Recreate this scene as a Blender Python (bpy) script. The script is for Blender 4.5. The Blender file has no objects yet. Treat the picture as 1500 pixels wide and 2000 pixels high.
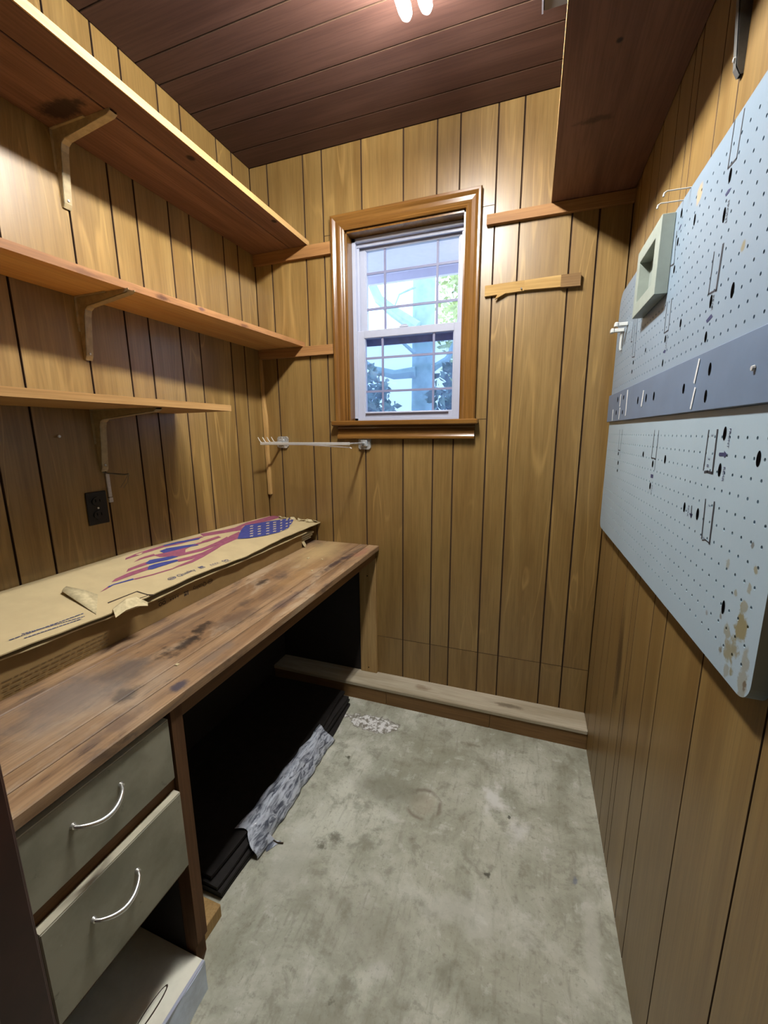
import bpy, bmesh, math, random
from mathutils import Vector, Matrix, Euler

random.seed(7)
sc = bpy.context.scene
COL = sc.collection

# ------------------------------------------------------------------ room measures (metres)
D, L, R, H = 1.761, 1.257, 0.281, 2.4366      # back wall y, left wall -x, right wall x, ceiling
CZ = 1.28                                      # lens height
F_PX, YAW, PITCH, ROLL = 798.894, 0.343700, -0.192351, 0.00779114
FRONT = -0.85                                  # wall behind the doorway

# ------------------------------------------------------------------ camera
def rot():
    return (Matrix.Rotation(YAW, 3, 'Z') @ Matrix.Rotation(PITCH, 3, 'X') @ Matrix.Rotation(ROLL, 3, 'Y'))
RM = rot()
cam = bpy.data.cameras.new('camera')
cam.sensor_fit = 'VERTICAL'; cam.sensor_height = 24.0
cam.lens = F_PX / 2000.0 * 24.0
cam.clip_start = 0.01
cam_o = bpy.data.objects.new('camera', cam)
COL.objects.link(cam_o)
cam_o.matrix_world = Matrix.Translation((0, 0, CZ)) @ (RM @ Matrix.Rotation(math.radians(90), 3, 'X')).to_4x4()
sc.camera = cam_o

# ------------------------------------------------------------------ daylight and exposure
world = bpy.data.worlds.new('daylight'); sc.world = world
world.use_nodes = True
wb = world.node_tree.nodes['Background']
wb.inputs[0].default_value = (0.62, 0.80, 1.0, 1)
wb.inputs[1].default_value = 3.3
sc.view_settings.view_transform = 'Standard'
sc.view_settings.look = 'None'
sc.view_settings.exposure = 0.0
sc.view_settings.gamma = 1.0
sc.view_settings.use_curve_mapping = False
pl = bpy.data.lights.new('window_portal', 'AREA'); pl.shape = 'RECTANGLE'
pl.size, pl.size_y = 0.56, 0.86
pl.cycles.is_portal = True
plo = bpy.data.objects.new('window_portal', pl); COL.objects.link(plo)
plo.location = (-0.54, 1.99, 1.72); plo.rotation_euler = (math.radians(-90), 0, 0)
LAMP_STRENGTH = 276.0
LAMP_COLOUR = (1.0, 0.985, 0.95)

# ------------------------------------------------------------------ measuring helpers
def on(px, ax, val):
    """world point where the photograph's pixel px meets the plane axis=val"""
    d = RM @ Vector(((px[0]-750)/F_PX, 1, -(px[1]-1000)/F_PX))
    o = Vector((0, 0, CZ))
    return o + d*((val-o[ax])/d[ax])

def S(r, g, b, k=.72):
    f = lambda c: (c/255/12.92 if c/255 <= .04045 else ((c/255+.055)/1.055)**2.4)
    return (f(r)*k, f(g)*k, f(b)*k, 1)

# ------------------------------------------------------------------ material helpers
class NT:
    def __init__(s, name):
        s.m = bpy.data.materials.new(name); s.m.use_nodes = True
        s.t = s.m.node_tree; s.t.nodes.clear()
        s.out = s.n('ShaderNodeOutputMaterial')
        s.b = s.n('ShaderNodeBsdfPrincipled')
        s.t.links.new(s.b.outputs[0], s.out.inputs[0])
        s.geo = s.n('ShaderNodeNewGeometry')
        s.pos = s.geo.outputs['Position']
    def n(s, t): return s.t.nodes.new(t)
    def l(s, a, b): s.t.links.new(a, b)
    def setin(s, sock, v):
        if hasattr(v, 'is_output'): s.l(v, sock)
        else: sock.default_value = v
    def math(s, op, a, b=0.0, clamp=False):
        n = s.n('ShaderNodeMath'); n.operation = op; n.use_clamp = clamp
        s.setin(n.inputs[0], a); s.setin(n.inputs[1], b); return n.outputs[0]
    def vmath(s, op, a, b):
        n = s.n('ShaderNodeVectorMath'); n.operation = op
        s.setin(n.inputs[0], a)
        if op == 'SCALE': s.setin(n.inputs[3], b)
        else: s.setin(n.inputs[1], b)
        return n.outputs['Value'] if op in ('LENGTH', 'DISTANCE') else n.outputs[0]
    def noise(s, vec, scale, detail=4, rough=.55, dist=0, col=False):
        n = s.n('ShaderNodeTexNoise'); s.l(vec, n.inputs['Vector'])
        n.inputs['Scale'].default_value = scale; n.inputs['Detail'].default_value = detail
        n.inputs['Roughness'].default_value = rough; n.inputs['Distortion'].default_value = dist
        return n.outputs['Color' if col else 'Fac']
    def rng(s, v, a, b, c=0.0, d=1.0, smooth=True):
        n = s.n('ShaderNodeMapRange'); n.interpolation_type = 'SMOOTHSTEP' if smooth else 'LINEAR'
        s.setin(n.inputs['Value'], v)
        for k, x in zip(('From Min', 'From Max', 'To Min', 'To Max'), (a, b, c, d)): s.setin(n.inputs[k], x)
        return n.outputs[0]
    def mix(s, f, a, b, mode='MIX'):
        n = s.n('ShaderNodeMix'); n.data_type = 'RGBA'; n.blend_type = mode
        s.setin(n.inputs[0], f); s.setin(n.inputs[6], a); s.setin(n.inputs[7], b); return n.outputs[2]
    def blot(s, c, r, soft=.5, amp=.5, nscale=20.0, pos=None):
        pos = pos or s.pos
        d = s.vmath('SUBTRACT', pos, c); d = s.vmath('DIVIDE', d, r)
        d = s.vmath('LENGTH', d, (0, 0, 0))
        nz = s.noise(pos, nscale, 5, .6)
        d = s.math('ADD', d, s.math('MULTIPLY', s.math('SUBTRACT', nz, .5), amp*2))
        return s.rng(d, 1.0, 1.0-soft)
    def bump(s, h, strength=.3, dist=.002):
        n = s.n('ShaderNodeBump'); n.inputs['Strength'].default_value = strength
        n.inputs['Distance'].default_value = dist
        s.l(h, n.inputs['Height']); s.l(n.outputs[0], s.b.inputs['Normal'])
    def fin(s, col, rough=.5, metal=0, coat=0, spec=.5):
        s.setin(s.b.inputs['Base Color'], col); s.setin(s.b.inputs['Roughness'], rough)
        s.b.inputs['Metallic'].default_value = metal; s.b.inputs['Coat Weight'].default_value = coat
        s.b.inputs['Specular IOR Level'].default_value = spec
        return s.m

def plain(name, col, rough=.5, metal=0, var=.12, scale=30, bump=0, spec=.5):
    t = NT(name)
    n = t.noise(t.pos, scale, 5)
    f = t.rng(n, .3, .7)
    c = t.mix(f, tuple(x*(1-var) for x in col[:3])+(1,), tuple(min(1, x*(1+var)) for x in col[:3])+(1,))
    if bump: t.bump(n, bump)
    return t.fin(c, rough, metal, spec=spec)

def wood(name, dark, light, axis=2, rough=.4, stretch=22, var=.18, fig=.5, blots=(), bump=.15, coat=0, spec=.5, rnd=True, cathedral=0, grime=0):
    t = NT(name)
    sc_ = [stretch]*3; sc_[axis] = 1.3
    oi = t.n('ShaderNodeObjectInfo')
    off = t.vmath('SCALE', (3.1, 5.7, 1.9), oi.outputs['Random']) if rnd else (0, 0, 0)
    p = t.vmath('ADD', t.vmath('MULTIPLY', t.pos, tuple(sc_)), off)
    g = t.noise(p, 1.0, 8, .62, .6)
    s2 = [9.0]*3; s2[axis] = .9
    g2 = t.noise(t.vmath('ADD', t.vmath('MULTIPLY', t.pos, tuple(s2)), off), 1.0, 3, .5, 1.5)
    s3 = [180.0]*3; s3[axis] = 6
    g3 = t.noise(t.vmath('MULTIPLY', t.pos, tuple(s3)), 1.0, 3, .6)
    f = t.math('ADD', t.math('MULTIPLY', g, 1-fig), t.math('MULTIPLY', g2, fig))
    f = t.rng(f, .32, .68)
    c = t.mix(f, dark, light)
    c = t.mix(t.rng(g3, .42, .62, 0, .28), c, tuple(x*.55 for x in dark[:3])+(1,))
    if cathedral:
        # thin pale flame-figure lines of rotary-cut veneer
        q = t.vmath('ADD', t.vmath('MULTIPLY', t.pos, (7, 7, .9)), off)
        w = t.math('FRACT', t.math('MULTIPLY', t.noise(q, 1.0, 2, .4, .8), 7.0))
        ln = t.math('MULTIPLY', t.rng(w, .0, .10), t.rng(w, .22, .10))
        c = t.mix(t.math('MULTIPLY', ln, t.rng(t.noise(t.pos, 2.5, 2), .48, .62, 0, cathedral)), c, tuple(min(1, x*1.6) for x in light[:3])+(1,))
    k = t.math('ADD', 1-var/2, t.math('MULTIPLY', oi.outputs['Random'], var))
    if grime:
        gn = t.noise(t.vmath('MULTIPLY', t.pos, (9, 4, 9)), 1.0, 7, .62, .8)
        c = t.mix(t.rng(gn, .50, .68, 0, grime), c, S(74, 64, 66))
        c = t.mix(t.rng(gn, .46, .34, 0, grime*.6), c, S(214, 196, 168))
        c = t.mix(t.rng(t.noise(t.vmath('MULTIPLY', t.pos, (60, 14, 60)), 1.0, 6, .65), .58, .70, 0, grime), c, S(58, 44, 38))
    h = t.n('ShaderNodeHueSaturation'); t.l(c, h.inputs['Color']); t.l(k, h.inputs['Value'])
    c = h.outputs[0]
    for (bc, br, col, st, soft, amp, ns) in blots:
        c = t.mix(t.math('MULTIPLY', t.blot(bc, br, soft, amp, ns), st), c, col)
    t.bump(t.math('ADD', g, g3), bump, .0015)
    return t.fin(c, rough, 0, coat, spec)

# ------------------------------------------------------------------ materials
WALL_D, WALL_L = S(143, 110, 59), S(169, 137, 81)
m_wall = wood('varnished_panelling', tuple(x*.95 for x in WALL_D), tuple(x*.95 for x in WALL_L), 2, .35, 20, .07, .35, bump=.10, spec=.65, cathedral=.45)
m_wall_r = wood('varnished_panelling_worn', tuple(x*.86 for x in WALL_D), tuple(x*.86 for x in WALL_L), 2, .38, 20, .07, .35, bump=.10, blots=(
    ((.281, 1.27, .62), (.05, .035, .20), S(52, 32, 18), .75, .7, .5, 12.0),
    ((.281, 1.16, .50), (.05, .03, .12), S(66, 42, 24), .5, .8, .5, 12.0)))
m_groove = plain('groove_stain_brown', S(72, 48, 28), .9)  # dark brown stain of the panel grooves and the backing behind them
m_ceil = wood('dark_ceiling_panelling', S(84, 58, 50), S(104, 75, 65), 0, .55, 14, .12, .6, bump=.05, spec=.25)
m_hall = plain('hall_brown', S(60, 42, 32), .8)
m_dark = plain('dark_stained_trim', S(62, 32, 24), .45, var=.25, scale=12)

def floor_mat():
    t = NT('worn_concrete'); p = t.pos
    a = t.noise(p, 3.2, 9, .66, .5); b = t.noise(p, 13.0, 9, .7, .3); c_ = t.noise(p, 85.0, 5, .65)
    d_ = t.noise(p, 1.4, 4, .55, .9)
    st_ = t.noise(t.vmath('MULTIPLY', p, (60, 9, 1)), 1.0, 6, .65)
    c = t.mix(t.rng(a, .36, .64), S(174, 175, 156), S(230, 231, 214))
    c = t.mix(t.rng(d_, .42, .60, 0, .55), c, S(162, 160, 138))
    c = t.mix(t.rng(b, .50, .66, 0, .60), c, S(140, 138, 120))
    c = t.mix(t.rng(b, .46, .32, 0, .55), c, S(234, 234, 224))
    c = t.mix(t.rng(st_, .52, .70, 0, .38), c, S(136, 132, 114))
    c = t.mix(t.rng(c_, .54, .70, 0, .40), c, S(128, 124, 108))
    ctr = (-.285, 1.185, 0)
    dd = t.vmath('LENGTH', t.vmath('MULTIPLY', t.vmath('SUBTRACT', p, ctr), (1, 1, 0)), (0, 0, 0))
    dd = t.math('ADD', dd, t.math('MULTIPLY', t.math('SUBTRACT', t.noise(p, 25, 4), .5), .018))
    ring = t.math('MULTIPLY', t.rng(dd, .045, .057), t.rng(dd, .070, .058))
    ring = t.math('MULTIPLY', ring, t.rng(t.noise(p, 14, 3), .38, .58))
    c = t.mix(t.math('MULTIPLY', ring, .62), c, S(120, 106, 90))
    c = t.mix(t.math('MULTIPLY', t.rng(dd, .056, .030), .28), c, S(186, 166, 142))
    B = t.blot
    for (cx, cy, rx, ry, col, st, soft, amp, ns) in (
        (-.42, 1.20, .20, .11, S(142, 140, 122), .62, .9, .8, 9),
        (-.553, .935, .026, .020, S(96, 92, 72), .80, .9, 1.6, 45),
        (-.522, .974, .034, .026, S(98, 94, 76), .65, .9, 1.4, 40),
        (-.623, 1.29, .013, .009, S(70, 72, 50), .85, .8, 1.4, 80),
        (-.05, 1.29, .06, .07, S(244, 244, 238), .80, .9, 1.4, 24),
        (.03, 1.19, .05, .06, S(240, 240, 234), .60, .9, 1.4, 24),
        (.19, 1.087, .010, .016, S(110, 122, 148), .60, .8, 1.2, 70),
        (-.10, .90, .26, .08, S(236, 236, 224), .42, .9, 1.6, 12),
        (-.36, .78, .24, .13, S(146, 143, 124), .55, .9, 1.0, 7),
        (-.22, .56, .32, .12, S(150, 146, 126), .50, .9, 1.2, 7),
        (-.62, .85, .10, .16, S(222, 222, 208), .45, .9, 1.0, 9),
        (-.05, 1.02, .012, .010, S(60, 60, 46), .80, .8, 1.6, 70),
        (.00, 1.23, .006, .013, S(56, 54, 44), .80, .8, 1.4, 80),
        (-.36, .62, .012, .010, S(96, 92, 74), .7, .9, 1.6, 80),
        (-.17, 1.52, .05, .014, S(130, 124, 104), .6, .8, 1.2, 40),
        (.22, 1.0, .03, .25, S(230, 230, 216), .45, .9, 1.4, 16)):
        c = t.mix(t.math('MULTIPLY', B((cx, cy, 0), (rx, ry, 1), soft, amp, ns), st), c, col)
    pm = t.math('MULTIPLY', B((-.60, 1.505, 0), (.135, .055, 1), .25, .7, 22.0), 1.0)      # flaking paint near the ledge
    fl = t.rng(t.noise(p, 55, 4, .6), .40, .56)
    c = t.mix(pm, c, t.mix(fl, S(150, 146, 134), S(252, 252, 250)))
    rim = t.math('MULTIPLY', t.rng(pm, .05, .4), t.rng(pm, .9, .5))
    c = t.mix(t.math('MULTIPLY', rim, .7), c, S(112, 104, 92))
    h = t.math('ADD', t.math('ADD', b, t.math('MULTIPLY', c_, .6)), t.math('MULTIPLY', t.math('MULTIPLY', pm, fl), 1.2)); t.bump(h, .3, .002)
    return t.fin(c, t.rng(a, .3, .7, .55, .8), 0, 0, .35)
m_floor = floor_mat()

m_ledge = wood('dusty_ledge_board', S(176, 162, 134), S(210, 198, 174), 0, .8, 14, .1, .5, spec=.2, blots=(
    ((-.02, 1.70, .09), (.10, .02, .05), S(96, 80, 58), .7, .8, .8, 18.0),
    ((-.42, 1.70, .09), (.06, .03, .05), S(120, 92, 62), .5, .8, .8, 18.0)))
m_plinth = wood('plinth_face_wood', S(124, 92, 54), S(150, 114, 70), 0, .6, 16, .1, spec=.3)
m_cleat = wood('pine_cleat', S(150, 104, 58), S(182, 134, 82), 0, .6, 18, .1, spec=.3)
m_batten = wood('raw_pine_batten', S(184, 144, 82), S(216, 180, 116), 0, .7, 18, .08, spec=.2)
m_batten_end = wood('weathered_batten_end', S(120, 92, 58), S(150, 118, 78), 0, .8, 18, .05, spec=.2)
m_split = wood('split_pine', S(186, 142, 82), S(222, 182, 118), 2, .7, 20, .05, spec=.2)
m_shelf_under = wood('rough_stained_shelf', S(104, 72, 55), S(142, 104, 80), 1, .7, 16, .15, .5, spec=.2, blots=(
    ((-1.0, 1.12, 2.08), (.014, .018, .03), S(30, 16, 10), .9, .6, .3, 40.0),
    ((-.985, 1.52, 2.08), (.012, .016, .03), S(30, 16, 10), .9, .6, .3, 40.0),
    ((-1.15, .86, 2.08), (.10, .035, .03), S(24, 13, 8), .85, .6, .8, 30.0)))
m_shelf_edge = wood('pale_shelf_edge', S(196, 152, 94), S(222, 182, 122), 1, .6, 14, .05, spec=.3)
m_shelf_mid = wood('orange_pine_shelf', S(215, 160, 92), S(240, 192, 122), 1, .55, 14, .08, .6, spec=.3, blots=(
    ((-1.01, .98, 1.68), (.03, .04, .012), S(80, 44, 30), .7, .7, .6, 25.0),
    ((-1.01, 1.30, 1.68), (.03, .03, .010), S(96, 56, 40), .6, .7, .6, 25.0)))
m_mid_edge = wood('knotty_brown_edge', S(140, 94, 56), S(190, 138, 88), 1, .6, 20, .05, .6, spec=.3, blots=(
    ((-1.05, 1.02, 1.676), (.1, .035, .012), S(70, 38, 28), .8, .8, .9, 30.0), ((-1.04, 1.16, 1.682), (.1, .02, .008), S(84, 60, 70), .7, .8, .9, 30.0),
    ((-1.03, 1.36, 1.674), (.1, .03, .008), S(90, 50, 34), .7, .8, .9, 30.0), ((-1.06, .80, 1.674), (.1, .05, .010), S(100, 62, 40), .6, .8, .9, 30.0)))
m_shelf_low = wood('chipboard_shelf', S(176, 132, 78), S(206, 164, 106), 1, .7, 60, .05, spec=.2)
m_shelf_right = wood('dark_plywood_shelf', S(104, 68, 52), S(140, 98, 76), 1, .6, 9, .1, .7, spec=.25, blots=(
    ((.10, 1.36, 2.07), (.06, .02, .03), S(40, 22, 16), .6, .7, .9, 30.0),
    ((.125, 1.13, 2.07), (.009, .010, .03), S(24, 14, 12), .9, .6, .3, 40.0)))
m_casing = wood('honey_casing', S(116, 76, 32), S(146, 104, 50), 2, .24, 26, .06, .4, bump=.05)
m_casing_h = wood('honey_casing_flat', S(116, 76, 32), S(146, 104, 50), 0, .24, 26, .06, .4, bump=.05)
m_vinyl = plain('white_vinyl', S(196, 202, 222), .35, var=.02)
m_muntin = plain('backlit_grille_bar', S(146, 150, 184), .5, var=.02)  # darker than the sash vinyl: backlit tone put into the colour
m_bracket = plain('painted_steel_bracket', S(178, 160, 122), .42, var=.15, scale=60)
m_chrome = plain('chrome', S(226, 226, 222, 1), .30, .55, .05)
m_handle = plain('bright_handle_chrome', S(214, 214, 210, 1), .25, .9, .03)
m_galv = plain('tarnished_chrome', S(190, 192, 192, 1), .32, .6, .35, 90)
m_steel = plain('dull_wire', S(120, 118, 112), .4, .8, .1)
m_steeldk = plain('grey_steel_bracket', S(104, 102, 98), .5, .3, .2)
m_wirewhite = plain('bright_wire_tip', S(220, 218, 210), .4, 0, .05)
m_black = plain('black_plastic', S(18, 18, 22), .35, var=.1)
m_conduit = plain('white_painted_strip', S(204, 200, 196), .5, var=.12, scale=80)
m_clear = plain('milky_clear_plastic', S(232, 234, 228), .2, var=.04)

def bench_mat(name, tone):
    bl = [((-.88, 1.60), (.13, .34), S(214, 184, 130), .75, .9, .5, 8), ((-.80, 1.30), (.06, .25), S(190, 150, 98), .5, .9, .8, 10), ((-.69, 1.62), (.03, .12), S(170, 112, 92), .6, .8, .8, 22), ((-.80, .50), (.16, .20), S(190, 174, 154), .45, .9, .8, 9),
          ((-.81, .72), (.034, .075), S(34, 26, 24), .88, .8, 1.3, 24), ((-.828, .815), (.024, .060), S(34, 27, 25), .85, .8, 1.3, 24),
          ((-.68, .592), (.018, .030), S(58, 60, 78), .85, .6, .6, 40), ((-.761, .536), (.03, .04), S(70, 66, 66), .7, .7, .8, 30),
          ((-.733, 1.44), (.022, .17), S(50, 38, 46), .85, .8, 1.1, 20), ((-.722, 1.55), (.020, .10), S(56, 44, 52), .8, .8, 1.1, 20),
          ((-.89, 1.172), (.02, .04), S(40, 32, 30), .8, .7, .8, 40), ((-.71, 1.08), (.025, .16), S(78, 62, 66), .6, .8, .8, 18),
          ((-.84, .60), (.07, .10), S(92, 86, 84), .7, .8, .8, 20), ((-.78, .90), (.05, .14), S(92, 74, 64), .6, .8, .9, 18),
          ((-.86, .48), (.10, .14), S(112, 104, 102), .55, .8, .8, 14), ((-.70, .72), (.03, .10), S(120, 108, 100), .5, .8, .8, 18),
          ((-.70, .46), (.03, .08), S(80, 60, 58), .5, .8, .9, 24), ((-.83, 1.0), (.03, .05), S(72, 60, 54), .6, .8, .8, 30)]
    return wood(name, S(136, 102, 70, tone), S(190, 156, 118, tone), 1, .55, 20, .10, .45, bump=.25, spec=.35, grime=.6,
                blots=[((x, y, .752), (rx, ry, .2), c, st, so, am, ns) for ((x, y), (rx, ry), c, st, so, am, ns) in bl])
m_bench = bench_mat('worn_bench_planks', .72)
m_bench_back = wood('pale_bench_plank', S(150, 112, 68), S(186, 148, 98), 1, .6, 18, .1, .5, bump=.2, spec=.3)
m_rail = wood('bench_rail', S(96, 62, 32), S(128, 88, 48), 1, .6, 18, .1, spec=.3)
m_panel = wood('raw_side_panel', S(92, 62, 38), S(124, 90, 60), 2, .7, 18, .1, spec=.2)
m_leg = wood('pine_leg_board', S(176, 140, 88), S(204, 170, 116), 2, .65, 18, .08, spec=.2)
m_shade_board = plain('painted_shade_black', S(34, 26, 24), .8)  # near-black for boards added to make the knee space and cavity look unlit
m_blackish = plain('dark_brown_plywood', S(58, 42, 32), .85)  # even dark brown for drawer boxes and cabinet back
def drawer_mat():
    t = NT('olive_grey_drawer_paint')
    c = t.mix(t.rng(t.noise(t.pos, 9, 6, .6), .35, .65), S(146, 144, 124), S(172, 169, 148))
    v = t.n('ShaderNodeTexVoronoi'); t.l(t.vmath('MULTIPLY', t.pos, (1, 1, .8)), v.inputs['Vector']); v.inputs['Scale'].default_value = 30
    sp = t.math('ADD', v.outputs['Distance'], t.math('MULTIPLY', t.noise(t.pos, 60, 3), .18))
    c = t.mix(t.rng(sp, .135, .10, 0, .7), c, S(188, 184, 165))
    c = t.mix(t.rng(t.noise(t.pos, 26, 6, .65), .62, .72, 0, .5), c, S(84, 80, 64))
    t.bump(t.noise(t.pos, 120, 4), .15, .001)
    return t.fin(c, .5)
m_drawer = drawer_mat()
m_drawer_edge = plain('pale_drawer_edge', S(198, 192, 168), .6, var=.1)
m_card = plain('cardboard', S(208, 188, 144), .85, var=.05, scale=14, spec=.15)
m_card_in = plain('torn_cardboard', S(216, 200, 158), .9, var=.14, scale=90, spec=.1)
m_card_side = plain('shaded_cardboard_side', S(152, 124, 80), .85, var=.08, scale=14, spec=.15)  # darker than the lid: shade below the lid edge put into the colour
m_foam = plain('pale_packing_strip', S(200, 190, 160), .8, var=.08)
m_red = plain('faded_red_ink', S(158, 92, 112), .85, var=.10, scale=60, spec=.1)
m_blue = plain('blue_ink', S(72, 78, 142), .85, var=.10, scale=60, spec=.1)
m_star = plain('bare_card_star', S(206, 190, 160), .85, var=.04, spec=.1)
m_ink = plain('grey_print_ink', S(96, 98, 122), .85, var=.15, spec=.1)
m_ink_dk = plain('dark_print_ink', S(70, 58, 48), .85, var=.15, spec=.1)
m_ink_side = plain('faint_side_print', S(120, 98, 66), .85, var=.1, spec=.1)
m_marker = plain('black_marker', S(44, 44, 52), .7, var=.25, scale=90)
m_navy = plain('navy_marker', S(48, 52, 96), .7, var=.15)
m_tick = plain('white_tape', S(232, 234, 234), .6, var=.05)
m_hole = plain('drilled_hole_black', S(12, 10, 10), 1.0, spec=0)
def peg_mat(name, col, stains):
    t = NT(name)
    c = t.mix(t.rng(t.noise(t.pos, 7, 5), .3, .7), tuple(x*.95 for x in col[:3])+(1,), col)
    for (y, z, ry, rz, cc, st, amp, ns) in stains:
        c = t.mix(t.math('MULTIPLY', t.blot((.261, y, z), (.2, ry, rz), .5, amp, ns), st), c, cc)
    t.bump(t.noise(t.pos, 160, 3), .08, .001)
    return t.fin(c, .38, 0, 0, .45)
RUST = S(142, 128, 72)
m_peg_low = peg_mat('pale_pegboard_paint', S(178, 200, 214), tuple(
    (y, z, ry, rz, c, st, 1.7, ns) for (y, z, ry, rz, c, st, ns) in (
    (.600, 1.035, .015, .026, RUST, .85, 55), (.612, .995, .018, .026, RUST, .75, 50), (.600, 1.062, .009, .010, RUST, .6, 70),
    (.632, 1.015, .010, .012, RUST, .6, 60), (.577, .985, .012, .034, S(150, 140, 104), .6, 45), (.570, .975, .005, .008, S(104, 84, 58), .8, 90),
    (.640, .985, .005, .010, S(120, 104, 60), .8, 90), (.590, 1.115, .006, .007, RUST, .7, 80), (.58, 1.20, .005, .005, RUST, .6, 90),
    (.655, 1.025, .005, .006, S(110, 96, 70), .7, 90), (.618, .965, .008, .012, RUST, .5, 70), (.66, 1.10, .006, .006, RUST, .5, 90),
    (.595, 1.09, .007, .006, RUST, .6, 80), (.625, 1.07, .005, .007, RUST, .6, 80), (.605, 1.14, .004, .005, S(90, 76, 50), .7, 90), (.70, 1.01, .005, .005, S(110, 90, 66), .6, 90))))
m_peg_up = peg_mat('pale_pegboard_paint_upper', S(146, 166, 184), (
    (.985, 1.700, .018, .020, S(206, 176, 130), .8, .8, 60), (.76, 1.53, .008, .010, RUST, .8, .6, 80), (.70, 1.70, .010, .018, RUST, .7, .8, 70),
    (.60, 1.62, .012, .02, S(96, 62, 62), .7, .6, 60)))
m_band = plain('slate_grey_band', S(112, 132, 158), .4, var=.06, scale=12)
m_boxgrey = plain('grey_painted_box', S(160, 170, 160), .5, var=.08, scale=25)
m_boxin = plain('box_inside', S(150, 160, 152), .6, var=.08)
m_mat = plain('black_rubber_mat', S(34, 30, 28), .7, var=.25, scale=40, bump=.3, spec=.3)
def film_mat():
    t = NT('grey_plastic_film')
    n = t.noise(t.vmath('MULTIPLY', t.pos, (60, 14, 60)), 1.0, 5, .6, 1.2)
    c = t.mix(t.rng(n, .34, .60), S(92, 98, 112), S(216, 224, 238))  # bright fold highlights and dark folds painted in by the noise
    t.bump(n, .5, .003)
    return t.fin(c, .25, 0, 0, .6)
m_film = film_mat()
m_carton = plain('white_carton', S(226, 224, 208, 1), .7, var=.06)
m_cartonblue = plain('bluish_carton_front', S(196, 210, 228, 1), .35, var=.12, scale=25)
m_greymetal = plain('grey_metal_box', S(120, 122, 124), .45, .3, .08)
m_lamphouse = plain('white_enamel', S(222, 222, 216), .45, var=.03)
m_bark = plain('grey_bark', S(176, 200, 200, 1), .9, var=.10, scale=14, bump=.5)
m_leafy = plain('yellow_green_leaf', S(206, 214, 160, 1), .7, var=.3, scale=9)
m_leafd = plain('dull_green_leaf', S(150, 172, 160, 1), .7, var=.4, scale=9)
m_ground_pale = plain('pale_concrete_ground', S(222, 216, 222, 1), .95, var=.3, scale=6)  # pale concrete ground, toned so its bounce keeps the soffit lavender
m_soffit = plain('white_soffit', S(232, 226, 244, 1), .6, var=.03)
m_outer = plain('outer_wall_brick_red', S(140, 96, 80), .85)
def emit_mat(name, col, st):
    m = bpy.data.materials.new(name); m.use_nodes = True; t = m.node_tree; t.nodes.clear()
    o = t.nodes.new('ShaderNodeOutputMaterial'); e = t.nodes.new('ShaderNodeEmission')
    e.inputs[0].default_value = (*col, 1); e.inputs[1].default_value = st
    t.links.new(e.outputs[0], o.inputs[0]); return m
m_tube = emit_mat('lit_fluorescent_tube', LAMP_COLOUR, LAMP_STRENGTH)
def glass_mat(name, tint, gloss, haze=None):
    m = bpy.data.materials.new(name); m.use_nodes = True; t = m.node_tree; t.nodes.clear()
    o = t.nodes.new('ShaderNodeOutputMaterial'); tr = t.nodes.new('ShaderNodeBsdfTransparent')
    tr.inputs[0].default_value = (*tint, 1)
    if haze is None:
        g = t.nodes.new('ShaderNodeBsdfGlossy'); g.inputs['Roughness'].default_value = .03
    else:
        g = t.nodes.new('ShaderNodeBsdfDiffuse'); g.inputs[0].default_value = haze
    mx = t.nodes.new('ShaderNodeMixShader'); mx.inputs[0].default_value = gloss
    t.links.new(tr.outputs[0], mx.inputs[1]); t.links.new(g.outputs[0], mx.inputs[2]); t.links.new(mx.outputs[0], o.inputs[0])
    return m
m_glass = glass_mat('window_glass', (.96, .985, 1.0), .05)
m_screen = glass_mat('insect_screen_mesh', (.82, .90, 1.0), .27, S(120, 142, 205))

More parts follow.
